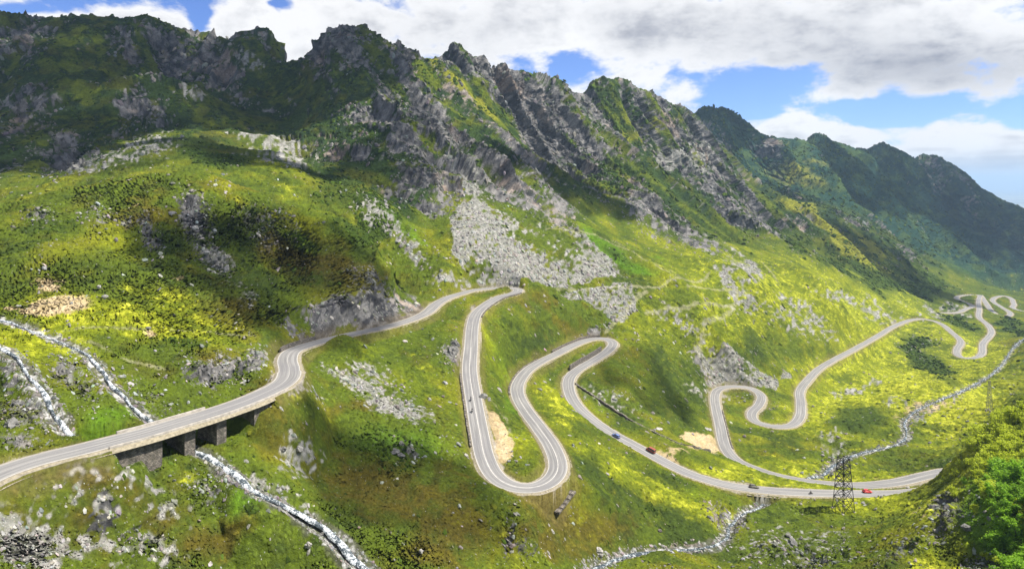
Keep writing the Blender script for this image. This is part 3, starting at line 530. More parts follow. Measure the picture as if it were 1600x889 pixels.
# re-apply road and stream bounds so nothing pokes through
zb = shape_z(PX.astype(float), PY.astype(float), PZ)
nr2 = (np.where(inside(PX, PY), grid_sample(RD, PX.astype(float), PY.astype(float)), 60) < 1.5)
ns2 = (np.where(inside(PX, PY), grid_sample(SD, PX.astype(float), PY.astype(float)), 60) < 0.3)
PZ = np.where(nr2 | ns2, zb, PZ).astype(np.float32)
Nf = grid_normals(PX.astype(np.float64), PY.astype(np.float64), PZ.astype(np.float64))
Nf[Nf[:, 2] < -0.2] *= -1

# ------------------------------------------------------------------ base colours of the ground cover (albedo)
def C(*c): return np.array(c, np.float32)
def lerp(a, b, t): return a + (b - a) * t[:, None]
f1 = vnoise3(Xf / 22, Yf / 22, Zf / 22, 101); f2 = vnoise3(Xf / 8, Yf / 8, Zf / 8, 102); f3 = vnoise3(Xf / 3, Yf / 3, Zf / 3, 103); f4 = vnoise3(Xf / 1.1, Yf / 1.1, Zf / 1.1, 104)
ff = vnoise3(Xf / (60), Yf / 60, Zf / 60, 105)
mid = .45 * f1 + .35 * f2 + .3 * f3 + .2 * f4
g = np.broadcast_to(C(.072, .100, .006), (len(Xf), 3)).copy()
g = lerp(g, C(.118, .130, .007), sstep(-.1, .9, f1 + .5 * f2))
g = lerp(g, C(.060, .062, .008), sstep(.0, .6, f2 * .8 + .5 * f3 - .2 * f1) * .7)
g = lerp(g, C(.036, .054, .006), sstep(.05, .6, -.5 * f1 + .6 * f3 + .4 * ff))
g = lerp(g, C(.070, .056, .009), sstep(.12, .85, heath_b + .7 * mid) * .9)
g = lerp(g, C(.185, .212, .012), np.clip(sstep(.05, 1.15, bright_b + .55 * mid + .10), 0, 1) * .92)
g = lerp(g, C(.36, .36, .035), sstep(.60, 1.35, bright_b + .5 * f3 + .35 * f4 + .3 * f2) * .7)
g = lerp(g, C(.075, .150, .006), np.clip(sstep(.2, .8, green_b + .3 * mid), 0, 1) * .85)
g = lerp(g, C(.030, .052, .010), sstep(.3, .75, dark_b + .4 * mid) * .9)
# mountain: cooler greens, albedo kept low to carry part of the wall's shade
mg = lerp(np.broadcast_to(C(.034, .058, .016), g.shape), C(.074, .086, .014), sstep(-.1, .6, f1 + .3 * ff))
mg = lerp(mg, C(.024, .042, .020), sstep(-.05, .5, .6 * pn2 + .5 * pn + .25 * ff))
mg = lerp(mg, C(.100, .125, .010), sstep(.15, .6, -strk + .3 * f2) * (1 - far) * .8)
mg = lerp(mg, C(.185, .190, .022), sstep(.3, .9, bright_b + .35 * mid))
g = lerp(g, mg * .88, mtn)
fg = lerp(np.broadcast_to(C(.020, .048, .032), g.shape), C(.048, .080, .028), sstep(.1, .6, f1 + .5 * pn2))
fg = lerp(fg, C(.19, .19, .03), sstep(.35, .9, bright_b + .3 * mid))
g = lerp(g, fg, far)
vv = vnoise3(Xf / 12, Yf / 12, Zf / 4.5, 106)
fs = np.clip(Yf / 500, .6, 2.5)
f5 = vnoise3(Xf / (2.2 * fs), Yf / (2.2 * fs), Zf / (2.2 * fs), 107)
rc = lerp(np.broadcast_to(C(.080, .079, .080), g.shape), C(.19, .182, .172), sstep(-.3, .8, .5 * f2 + .6 * f5 + .3 * vv))
rc = lerp(rc, C(.045, .045, .050), sstep(.05, .7, -.7 * f5 - .5 * vv + .2 * f1))
rc = lerp(rc, C(.27, .20, .15), sstep(.45, .9, ff + .4 * f2) * .5)
rsl = 1 - Nf[:, 2].astype(np.float32)
rf = rock + 0.7 * (rsl - .42) * (rock > .05) + .30 * f5 + .22 * f2
rf = sstep(.42, .62, rf - .10 * mtn * (1 - far))
g = lerp(g, rc, rf)
scn = sstep(.32, .70, scree_b * 1.05 + .55 * f5 + .18 * f1 + .15 * f3)
sc_c = lerp(np.broadcast_to(C(.225, .22, .20), g.shape), C(.125, .13, .10), sstep(0, .8, f4 + .5 * f5))
sc_c = lerp(sc_c, C(.31, .30, .28), sstep(.3, .9, f5 - .4 * f4))
g = lerp(g, sc_c, scn * (scree_b > .1))
so_f = sstep(.45, .75, soil_b + .25 * f3 + .15 * f5)
g = lerp(g, lerp(np.broadcast_to(C(.42, .33, .20), g.shape), C(.32, .25, .13), sstep(-.2, .6, f3)), so_f)
# road verge gravel, footpaths, stream bed
g = lerp(g, C(.36, .335, .30), sstep(1.0, .0, rd + .9 * f3) * sstep(.70, .90, Nb[:, 2]))
g = lerp(g, C(.16, .12, .06), sstep(4.0, 1.2, rd + 1.5 * f2) * .35)
g = lerp(g, C(.28, .265, .17), sstep(1.7 , .3, tdist / np.clip(Yf / 500, .55, 1.2) + .9 * f3) * .55)
g = lerp(g, C(.085, .082, .07), sstep(1.6, .2, sdist + 1.3 * f3 + .6 * f1) * .7)
g = lerp(g, C(.42, .41, .41), sstep(1.0, .0, sdist + 1.6 * f5) * sstep(0, .5, f4) * .7)
g *= (1 + .20 * f4 + .16 * f3 + .12 * f2)[:, None]
g = np.clip(g, .012, .8)

# ------------------------------------------------------------------ mesh helpers
def tag(o, label=None, category=None, group=None, kind=None):
    if label: o['label'] = label
    if category: o['category'] = category
    if group: o['group'] = group
    if kind: o['kind'] = kind
    return o
def mesh_np(name, V, F, mat, color=None, uv=None, smooth=False, parent=None):
    V = np.asarray(V, np.float32); F = np.asarray(F, np.int32); k = F.shape[1]
    me = bpy.data.meshes.new(name); me.vertices.add(len(V)); me.vertices.foreach_set('co', V.ravel())
    me.loops.add(F.size); me.loops.foreach_set('vertex_index', F.ravel())
    me.polygons.add(len(F)); me.polygons.foreach_set('loop_start', np.arange(0, F.size, k, dtype=np.int32))
    try: me.polygons.foreach_set('loop_total', np.full(len(F), k, np.int32))
    except Exception: pass
    me.polygons.foreach_set('use_smooth', np.full(len(F), smooth, bool))
    if color is not None:
        a = me.color_attributes.new('Col', 'FLOAT_COLOR', 'POINT')
        a.data.foreach_set('color', np.concatenate([color, np.ones((len(color), 1), np.float32)], 1).astype(np.float32).ravel())
    if uv is not None:
        l = me.uv_layers.new(name='UVMap'); l.data.foreach_set('uv', uv[F.ravel()].astype(np.float32).ravel())
    me.update(calc_edges=True); me.validate()
    if mat: me.materials.append(mat)
    o = bpy.data.objects.new(name, me); col.objects.link(o)
    if parent is not None: o.parent = parent
    return o

def material(name, color=(.5, .5, .5), rough=.8, metal=0.0, attr=None, var=0.0, vscale=1.0, bump=0.0, bscale=1.0, spec=0.2):
    m = bpy.data.materials.new(name); m.use_nodes = True; gg = NG(m.node_tree)
    b = gg.n['Principled BSDF']; b.inputs['Roughness'].default_value = rough; b.inputs['Metallic'].default_value = metal
    b.inputs['Specular IOR Level'].default_value = spec
    tc = gg.new('ShaderNodeTexCoord'); ob = tc.outputs['Object']
    if attr:
        a = gg.new('ShaderNodeVertexColor', layer_name=attr); c = a.outputs['Color']
    else:
        rgb = gg.new('ShaderNodeRGB'); rgb.outputs[0].default_value = (*color, 1); c = rgb.outputs[0]
    if var:
        n = gg.noise(ob, vscale, 5, .6); k = gg.ramp(n, .25, .75, True, 1 - var, 1 + var)
        cc = gg.new('ShaderNodeCombineXYZ')
        for i in range(3): gg.put(cc.inputs[i], k)
        c = gg.mix(1.0, c, cc.outputs[0], 'MULTIPLY')
    gg.l.new(c, b.inputs['Base Color'])
    if bump:
        bn = gg.new('ShaderNodeBump'); bn.inputs['Strength'].default_value = 1; bn.inputs['Distance'].default_value = bump
        gg.put(bn.inputs['Height'], gg.noise(ob, bscale, 8, .65)); gg.l.new(bn.outputs[0], b.inputs['Normal'])
    return m
M_ground = material('ground_cover', attr='Col', rough=1, var=.28, vscale=1.0, bump=.7, bscale=.55, spec=.02)
M_mount = material('mountain_rock_and_turf', attr='Col', rough=.95, var=.28, vscale=.35, bump=2.5, bscale=.14, spec=.02)

# ------------------------------------------------------------------ build the land
idx = np.arange(NC * NR).reshape(NC, NR)
quads = np.stack([idx[:-1, :-1].ravel(), idx[1:, :-1].ravel(), idx[1:, 1:].ravel(), idx[:-1, 1:].ravel()], 1)
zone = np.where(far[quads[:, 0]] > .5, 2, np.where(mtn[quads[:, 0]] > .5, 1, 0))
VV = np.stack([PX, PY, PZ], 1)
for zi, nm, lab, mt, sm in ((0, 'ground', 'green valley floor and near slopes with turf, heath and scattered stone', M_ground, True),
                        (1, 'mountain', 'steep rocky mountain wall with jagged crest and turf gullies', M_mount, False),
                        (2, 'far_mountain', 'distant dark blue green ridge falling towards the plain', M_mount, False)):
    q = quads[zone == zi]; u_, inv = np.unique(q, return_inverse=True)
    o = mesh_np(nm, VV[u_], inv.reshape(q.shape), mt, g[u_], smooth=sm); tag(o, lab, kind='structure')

def build_plain():
    n = 90; a = np.linspace(-1, 1, n); ys = np.concatenate([np.linspace(-1500, 3600, 6), np.exp(np.linspace(math.log(3900), math.log(45000), 110))])
    V = np.array([(x * (6000 + max(y, 0) * 1.1), y, -585 - (0 if y > 0 else 0)) for y in ys for x in a], np.float32)
    F = [(j * n + i, j * n + i + 1, (j + 1) * n + i + 1, (j + 1) * n + i) for j in range(len(ys) - 1) for i in range(n - 1)]
    m = bpy.data.materials.new('plain_fields'); m.use_nodes = True; gg = NG(m.node_tree); b = gg.n['Principled BSDF']; b.inputs['Roughness'].default_value = 1; b.inputs['Specular IOR Level'].default_value = .05
    tc = gg.new('ShaderNodeTexCoord'); mp = gg.new('ShaderNodeMapping'); gg.put(mp.inputs[0], tc.outputs['Object']); mp.inputs['Scale'].default_value = (.00035, .0007, .001)
    vo = gg.new('ShaderNodeTexVoronoi'); gg.put(vo.inputs['Vector'], mp.outputs[0]); vo.inputs['Scale'].default_value = 2.5
    n1 = gg.noise(mp.outputs[0], .8, 6, .6)
    c = gg.mix(gg.ramp(n1, .42, .6), (.05, .07, .05, 1), (.34, .33, .25, 1))
    s = gg.new('ShaderNodeSeparateColor'); gg.put(s.inputs[0], vo.outputs['Color'])
    c = gg.mix(gg.m('MULTIPLY', s.outputs[0], .7), c, (.40, .40, .36, 1))
    gg.l.new(c, b.inputs['Base Color'])
    o = mesh_np('plain', V, F, m); tag(o, 'hazy lowland plain beyond the end of the ridge', kind='structure')
build_plain()

# ------------------------------------------------------------------ roads
def side(line):
    t = np.gradient(line[:, :2], axis=0); t /= np.linalg.norm(t, axis=1, keepdims=True) + 1e-9
    return np.stack([t[:, 1], -t[:, 0]], 1)          # right-hand side of travel
def ribbon(line, offs, dz):
    """offs: list of arrays/numbers across; dz: heights"""
    s = side(line); n = len(line); k = len(offs); V = np.zeros((n, k, 3))
    L = np.concatenate([[0], np.cumsum(np.linalg.norm(np.diff(line[:, :2], axis=0), axis=1))])
    for j, (o, h) in enumerate(zip(offs, dz)):
        o = np.broadcast_to(np.asarray(o, float), (n,)); h = np.broadcast_to(np.asarray(h, float), (n,))
        V[:, j, :2] = line[:, :2] + s * o[:, None]; V[:, j, 2] = line[:, 2] + h
    i = np.arange(n * k).reshape(n, k)
    F = np.stack([i[:-1, :-1].ravel(), i[:-1, 1:].ravel(), i[1:, 1:].ravel(), i[1:, :-1].ravel()], 1)
    uv = np.stack([np.stack([np.broadcast_to(np.asarray(o, float), (n,)) for o in offs], 1).ravel(), np.repeat(L, k)], 1)
    return V.reshape(-1, 3), F, uv
def asphalt():
    m = bpy.data.materials.new('worn_asphalt'); m.use_nodes = True; gg = NG(m.node_tree); b = gg.n['Principled BSDF']; b.inputs['Roughness'].default_value = .85; b.inputs['Specular IOR Level'].default_value = .2
    uv = gg.new('ShaderNodeUVMap', uv_map='UVMap').outputs[0]
    mp = gg.new('ShaderNodeMapping'); gg.put(mp.inputs[0], uv); mp.inputs['Scale'].default_value = (1.6, .035, 1)
    st = gg.noise(mp.outputs[0], 1.0, 5, .6)                # long streaks left by the wheels
    sp = gg.new('ShaderNodeSeparateXYZ'); gg.put(sp.inputs[0], uv)
    tc = gg.new('ShaderNodeTexCoord'); patch = gg.noise(tc.outputs['Object'], .06, 4, .6); fine = gg.noise(tc.outputs['Object'], 2.0, 5, .7)
    c = gg.mix(gg.ramp(st, .32, .68), (.145, .142, .140, 1), (.27, .262, .25, 1))
    ax = gg.m('ABSOLUTE', sp.outputs[0]); tr = gg.m('ABSOLUTE', gg.m('SUBTRACT', gg.m('ABSOLUTE', gg.m('SUBTRACT', ax, 1.7)), .75))
    c = gg.mix(gg.m('MULTIPLY', gg.ramp(tr, .35, .1, True, 0, .55), gg.ramp(st, .35, .6)), c, (.13, .125, .125, 1))
    c = gg.mix(gg.ramp(patch, .52, .60, True, 0, .35), c, (.17, .165, .17, 1))
    c = gg.mix(gg.ramp(fine, .5, .8, True, 0, .35), c, (.36, .34, .31, 1))
    c = gg.mix(gg.ramp(ax, .22, .05, True, 0, .5), c, (.40, .38, .35, 1))
    c = gg.mix(gg.ramp(ax, 2.9, 3.5, True, 0, .5), c, (.36, .33, .28, 1))
    gg.l.new(c, b.inputs['Base Color'])
    return m
M_asph = asphalt()
M_line = material('road_paint', (.44, .42, .39), .7, var=.25, vscale=.8)
M_gravel = material('verge_gravel', (.24, .21, .15), .95, var=.35, vscale=1.5, bump=.1, bscale=4)
M_stone = material('grey_masonry', (.17, .155, .135), .9, var=.5, vscale=.9, bump=.3, bscale=1.6)
def masonry_courses(m, sc):
    gg = NG(m.node_tree); b = gg.n['Principled BSDF']; src = b.inputs['Base Color'].links[0].from_socket
    tc = gg.new('ShaderNodeTexCoord'); sp = gg.new('ShaderNodeSeparateXYZ'); gg.put(sp.inputs[0], tc.outputs['Object'])
    cb = gg.new('ShaderNodeCombineXYZ'); gg.put(cb.inputs[0], gg.m('ADD', sp.outputs[0], gg.m('MULTIPLY', sp.outputs[1], .6))); gg.put(cb.inputs[1], sp.outputs[2])
    br = gg.new('ShaderNodeTexBrick'); gg.put(br.inputs['Vector'], cb.outputs[0]); br.inputs['Scale'].default_value = sc; br.inputs['Mortar Size'].default_value = .03
    br.inputs['Color1'].default_value = (1.25, 1.2, 1.15, 1); br.inputs['Color2'].default_value = (.62, .62, .64, 1); br.inputs['Mortar'].default_value = (.38, .36, .34, 1)
    mp = gg.new('ShaderNodeMapping'); gg.put(mp.inputs[0], tc.outputs['Object']); mp.inputs['Scale'].default_value = (.9, .9, .10)
    st = gg.ramp(gg.noise(mp.outputs[0], 1.0, 4, .6), .5, .72, True, 0, .6)
    c = gg.mix(1.0, src, br.outputs['Color'], 'MULTIPLY'); c = gg.mix(st, c, (.06, .06, .045, 1)); gg.l.new(c, b.inputs['Base Color'])
masonry_courses(M_stone, .75)
M_conc = material('weathered_concrete', (.36, .33, .29), .9, var=.3, vscale=.8, bump=.08, bscale=3)
def hwv(line): return np.array([road_hw(q[0], q[1]) for q in line])
for nm, line, lab in (('mountain_road', road_a, 'grey two lane mountain road winding down through all the hairpin bends'),
                      ('valley_road', road_b, 'pale looping road in the far valley on the right'),
                      ('side_road', road_c, 'small pale loop road left of the far valley road')):
    h = hwv(line) if line is road_a else np.full(len(line), 3.9)
    V, F, uv = ribbon(line, [-h, -h * .5, 0 * h, h * .5, h], [0, .06, .09, .06, 0])
    o = mesh_np(nm, V, F[:, ::-1], M_asph, uv=uv, smooth=True); tag(o, lab, kind='structure')
    vn = .55 + .4 * fbm2(np.arange(len(line)) * 1.5, np.zeros(len(line)), 18, 3, seed=7)
    for sgn, lb in ((-1, 'left'), (1, 'right')):
        a, b_ = (h - .2) * sgn, (h + vn) * sgn; offs = [a, b_, (h + vn + 1.0) * sgn]
        V, F, uv = ribbon(line, offs if sgn > 0 else offs[::-1], [-.02, -.06, -.9] if sgn > 0 else [-.9, -.06, -.02])
        o = mesh_np('road_verge', V, F[:, ::-1], M_gravel, smooth=True); tag(o, kind='structure')
def ridx0(u, v):
    return int(np.argmin((800 + FP * road_a[:, 0] / road_a[:, 1] - u) ** 2 + (HV - FP * road_a[:, 2] / road_a[:, 1] - v) ** 2))
# painted lines, on the nearer road only
V, F, uv = ribbon(road_a, [-hwv(road_a) + .12, -hwv(road_a) + .30], [.03, .035]); tag(mesh_np('edge_line', V, F[:, ::-1], M_line), kind='structure')
V, F, uv = ribbon(road_a, [hwv(road_a) - .30, hwv(road_a) - .12], [.035, .03]); tag(mesh_np('edge_line', V, F[:, ::-1], M_line), kind='structure')
V, F, uv = ribbon(road_a, [-.13, .13], [.115, .115])
ii = np.arange(len(F)); kk = (ii > ridx0(736, 541)) & (ii < ridx0(811, 622))
tag(mesh_np('centre_line', V, F[kk][:, ::-1], M_line), kind='structure')

# ------------------------------------------------------------------ water
def water_mat(name, thr):
    m = bpy.data.materials.new(name); m.use_nodes = True; gg = NG(m.node_tree); b = gg.n['Principled BSDF']
    tc = gg.new('ShaderNodeTexCoord'); mp = gg.new('ShaderNodeMapping'); gg.put(mp.inputs[0], gg.new('ShaderNodeUVMap', uv_map='UVMap').outputs[0]); mp.inputs['Scale'].default_value = (1.3, .35, 1)
    n = gg.noise(tc.outputs['Object'], 1.5, 8, .7, .8); n2 = gg.noise(tc.outputs['Object'], .45, 4, .6)
    f = gg.ramp(gg.m('ADD', gg.m('MULTIPLY', n, .6), gg.m('MULTIPLY', n2, .4)), thr, thr + .12)
    c = gg.mix(f, (.045, .060, .07, 1), (.54, .57, .60, 1)); gg.l.new(c, b.inputs['Base Color'])
    gg.put(b.inputs['Roughness'], gg.ramp(f, 0, 1, True, .12, .7))
    bn = gg.new('ShaderNodeBump'); bn.inputs['Distance'].default_value = .2; gg.put(bn.inputs['Height'], n); gg.l.new(bn.outputs[0], b.inputs['Normal'])
    return m
M_water = water_mat('white_water', .455); M_brook = water_mat('brook_water', .49)
def stream(nm, line, hw, lab, seed, mat=None):
    n = len(line); q = np.arange(n) * 1.4
    if nm == 'stream' and line is st_a: hw = hw * np.interp(HV - FP * line[:, 2] / line[:, 1], [480, 600, 720, 800, 880], [.55, .7, .9, 1.1, 1.7])
    w = hw * (1 + 1.0 * fbm2(q, q * 0, 14, 4, .65, seed)); off = .9 * fbm2(q, q * 0 + 50, 9, 3, .65, seed) + .35 * fbm2(q, q * 0 + 90, 3, 2, .6, seed + 5)
    ks = np.linspace(-1, 1, 9); rag = [hw * .45 * fbm2(q, q * 0 + 31 * k_, 2.6, 2, .7, seed + 9) for k_ in range(9)]
    offs = [off + w * k + rag[i] * (1 if abs(k) > .8 else .4) for i, k in enumerate(ks)]
    sink = np.clip(fbm2(q, q * 0 + 77, 7, 3, .6, seed + 21) * 2.2 - .55, 0, 1)
    dz = [.10 + .16 * fbm2(q, q * 0 + 7 * i, 2.4, 2, .7, seed + 3) - .70 * abs(k) ** 6 - .05 - .6 * sink * (.5 + .5 * abs(k)) for i, k in enumerate(ks)]
    V, F, uv = ribbon(line, offs, dz)
    tag(mesh_np(nm, V, F[:, ::-1], mat or M_water, uv=uv, smooth=True), lab, kind='structure')
stream('waterfall', st_d, .5, 'thin white waterfall at the far left ending by the road', 3)
stream('stream', st_a, .80, 'white mountain stream falling under the viaduct and down to the bottom edge', 5)
stream('stream', st_b, .75, 'stony stream below the lower road', 8, M_brook)
stream('stream', st_c, .75, 'winding brook in the meadow behind the pylon', 11, M_brook)

# ------------------------------------------------------------------ stones and tussocks: real geometry joined, far too many to count
rng = np.random.default_rng(4)
t_ = (1 + 5 ** .5) / 2
ICO = np.array([(-1,t_,0),(1,t_,0),(-1,-t_,0),(1,-t_,0),(0,-1,t_),(0,1,t_),(0,-1,-t_),(0,1,-t_),(t_,0,-1),(t_,0,1),(-t_,0,-1),(-t_,0,1)], np.float32) / math.sqrt(1 + t_ * t_)
ICF = np.array([(0,11,5),(0,5,1),(0,1,7),(0,7,10),(0,10,11),(1,5,9),(5,11,4),(11,10,2),(10,7,6),(7,1,8),(3,9,4),(3,4,2),(3,2,6),(3,6,8),(3,8,9),(4,9,5),(2,4,11),(6,2,10),(8,6,7),(9,8,1)], np.int32)
OCT = np.array([(1,0,0),(.3,.95,0),(-.8,.6,0),(-.8,-.6,0),(.3,-.95,0),(0,0,1)], np.float32)
OCF = np.array([(0,1,5),(1,2,5),(2,3,5),(3,4,5),(4,0,5)], np.int32)
def scatter(name, sel, size, tmplV, tmplF, jit, flat, sink, mat, colors, lab, along_n=0.0, smooth=False):
    n = len(sel); base = VV[sel]; nrm = Nf[sel]
    k = len(tmplV); a = rng.uniform(0, 2 * np.pi, n); ca, sa = np.cos(a), np.sin(a)
    T = tmplV[None] * (1 + jit * (rng.random((n, k, 1)) - .5) * 2) * np.stack([size * rng.uniform(.7, 1.3, n), size * rng.uniform(.6, 1.1, n), size * flat * rng.uniform(.6, 1.3, n)], 1)[:, None, :]
    x = T[..., 0] * ca[:, None] - T[..., 1] * sa[:, None]; y = T[..., 0] * sa[:, None] + T[..., 1] * ca[:, None]
    # lean with the slope
    zz = T[..., 2] - (x * nrm[:, 0:1] + y * nrm[:, 1:2]) / np.maximum(nrm[:, 2:3], .6) * .7
    V = np.stack([x, y, zz], -1) + base[:, None, :] + np.array([0, 0, 1.0]) * (sink * size)[:, None, None]
    F = tmplF[None] + (np.arange(n) * k)[:, None, None]
    o = mesh_np(name, V.reshape(-1, 3), F.reshape(-1, 3), mat, np.repeat(colors, k, 0) * (1 + .15 * (rng.random((n * k, 1)) - .5)), smooth=smooth)
    tag(o, lab, kind='stuff'); return o
Vf = HV - FP * PZ / np.maximum(PY, 1)
inframe = (Uv > -60) & (Uv < 1680) & (Vf < 960) & (Y > 85)
def pick(weight, n):
    w_ = np.where(inframe & (Nf[:, 2] > .42), np.clip(weight, 0, 1), 0).astype(np.float64); w_ /= w_.sum()
    return np.searchsorted(np.cumsum(w_), rng.random(n)).clip(0, len(w_) - 1)
clear = (rd > 2.2)
lowok = clear & (sdist > .6)
M_rock = material('loose_stone', attr='Col', rough=.92, var=.35, vscale=.9, bump=.25, bscale=1.2, spec=.1)
M_tuft = material('tussock_green', attr='Col', rough=1, var=.25, vscale=1.0, spec=.03)
def stone_cols(n):
    k = rng.random((n, 1)).astype(np.float32); k = k ** 1.6; return np.clip(C(.13, .128, .115) * (1 - k) + C(.33, .32, .29) * k, 0, 1) * (1 + .06 * rng.standard_normal((n, 3)))
w1 = lowok * (1 - mtn) * (0.008 + .05 * (f2 > .3) * (f1 > 0) + .55 * np.clip(scree_b, 0, 1) * (scn > .4) + .18 * rl)
s = pick(w1, 26000); sz = np.clip((.30 + 1.5 * rng.random(len(s)) ** 8) * Y[s] / 420, .12, 1.3)
scatter('scree_stones', s, sz, ICO, ICF, .28, .62, .12, M_rock, stone_cols(len(s)), 'loose grey stones strewn over the scree, slopes and stream banks')
w2 = clear * mtn * (rock > .3) * (1 - far)
s = pick(w2, 5000); sz = np.clip((.6 + 2.0 * rng.random(len(s)) ** 4) * Y[s] / 620, .8, 4.2)
scatter('crag_rocks', s, sz, ICO, ICF, .34, .95, .1, M_rock, stone_cols(len(s)) * .6, 'broken rock and outcrops on the mountain face')
w3 = ((sdist > -1.6) & (sdist < 1.5 + 1.6 * f1) & (rd > 0)).astype(float)
s = pick(w3, 3600); sz = np.clip((.26 + .8 * rng.random(len(s)) ** 3) * Y[s] / 300, .2, 1.3)
scatter('stream_stones', s, sz, ICO, ICF, .28, .65, .1, M_rock, stone_cols(len(s)) * .85, 'pale stones lining the streams')
# tussocks
w4 = (rd > 1.8) * (sdist > 1.2) * (1 - mtn) * (1 - np.clip(scn * (scree_b > .1), 0, 1) * .85) * (1 - rf * .7) * (1 - so_f * .95)
s = pick(w4, 42000); sz = np.clip((.45 + .9 * rng.random(len(s)) ** 2) * Y[s] / 330, .22, 1.6)
tc_ = g[s] * (0.78 + .6 * rng.random((len(s), 1)))
scatter('grass_tussocks', s, sz, OCT, OCF, .3, .34, -.05, M_tuft, np.clip(tc_, .01, .5), 'rough grass tussocks and low heath on the slopes')
w5 = (rd > 11) * (sdist > 2) * np.clip(sstep(.35, .8, dark_b) * (1 - mtn) * .8 * ((Y > 620) | (Uv < 1250)) + .50 * mtn * pinem * (1 - far * .2) + .002, 0, 1) * (1 - rf)
s = pick(w5, 11000); sz = np.clip((1.0 + 1.2 * rng.random(len(s)) ** 2) * Y[s] / 600, .6, 4.2)
pc = np.clip(C(.034, .054, .008) * (0.7 + .9 * rng.random((len(s), 1))) * (1 + .2 * rng.standard_normal((len(s), 1))), .008, .2).astype(np.float32)
scatter('dwarf_pine_scrub', s, sz, ICO, ICF, .45, .6, .15, M_tuft, pc, 'dark dwarf pine scrub on the ledges and hollows')

# ------------------------------------------------------------------ unseen clouds overhead, each placed along the sun direction to shade a chosen slope
def icosphere(sub):
    V = [tuple(v) for v in ICO]; F = [tuple(f) for f in ICF]
    for _ in range(sub):
        mid_, F2 = {}, []
        def mp(a, b):
            k = (min(a, b), max(a, b))
            if k not in mid_:
                p = np.array(V[a]) + np.array(V[b]); V.append(tuple(p / np.linalg.norm(p))); mid_[k] = len(V) - 1
            return mid_[k]
        for a, b, c in F:
            ab, bc, ca = mp(a, b), mp(b, c), mp(c, a); F2 += [(a, ab, ca), (b, bc, ab), (c, ca, bc), (ab, bc, ca)]
        F = F2
    return np.array(V, np.float32), np.array(F, np.int32)
IS5 = icosphere(5); IS3 = icosphere(3); IS2 = icosphere(2); IS4 = icosphere(4)
M_cloud = material('shade_cloud_vapour', (.9, .9, .92), 1, spec=0)
def _thin_cloud(M_cloud, top):
    gg = NG(M_cloud.node_tree); b = gg.n['Principled BSDF']; out = gg.n['Material Output']; tr = gg.new('ShaderNodeBsdfTransparent'); mx = gg.new('ShaderNodeMixShader')
    tc = gg.new('ShaderNodeTexCoord'); n = gg.noise(tc.outputs['Object'], .012, 5, .6); gg.put(mx.inputs[0], gg.ramp(n, .36, .60, True, .12, top))
    gg.l.new(tr.outputs[0], mx.inputs[1]); gg.l.new(b.outputs[0], mx.inputs[2]); gg.l.new(mx.outputs[0], out.inputs[0])
M_wisp = material('thin_shade_cloud_vapour', (.9, .9, .92), 1, spec=0)
_thin_cloud(M_cloud, .88); _thin_cloud(M_wisp, .50)
def shade_cloud(u, v, Y, rx, ry, H, seed):
    tx, ty, tz = P0(u, v, Y); t = (H - tz) / sun_dir.z
    cx, cy = tx + sun_dir.x * t, ty + sun_dir.y * t
    V, F = IS5; p = V * np.array([rx, ry, min(rx, ry) * .3], np.float32)
    q = p / (rx * .55) + seed * 7.7
    n = sum(vnoise3(q[:, 0] * 2 ** k, q[:, 1] * 2 ** k, q[:, 2] * 2 ** k, seed + k) * .55 ** k for k in range(5))
    p = p * (1 + .42 * n)[:, None]; p[:, 2] = np.where(p[:, 2] < 0, p[:, 2] * .35, p[:, 2])
    o = mesh_np('shade_cloud', p + np.array([cx, cy, H], np.float32), F, M_wisp if rx < 80 else M_cloud, smooth=True); tag(o, kind='structure')
for c in ((150,120,800,330,230,900,1),(-200,150,800,300,260,900,2),(380,100,930,170,130,950,3),(520,90,880,130,110,900,4),(300,235,540,150,60,800,5),
          (1470,300,2350,420,420,1500,6),(1330,270,1950,150,190,1350,7),(1400,430,1300,170,120,1000,8),(1260,300,1600,70,90,1200,11),(1130,180,1900,200,110,1300,14),(620,250,640,60,90,800,15),(450,430,300,75,42,620,9),(600,790,195,42,22,600,12),(330,350,300,30,24,620,16),(1000,600,430,50,30,700,17),(880,280,800,120,60,900,18)):  # small thin ones added to darken the knoll and the heath
    shade_cloud(*c)

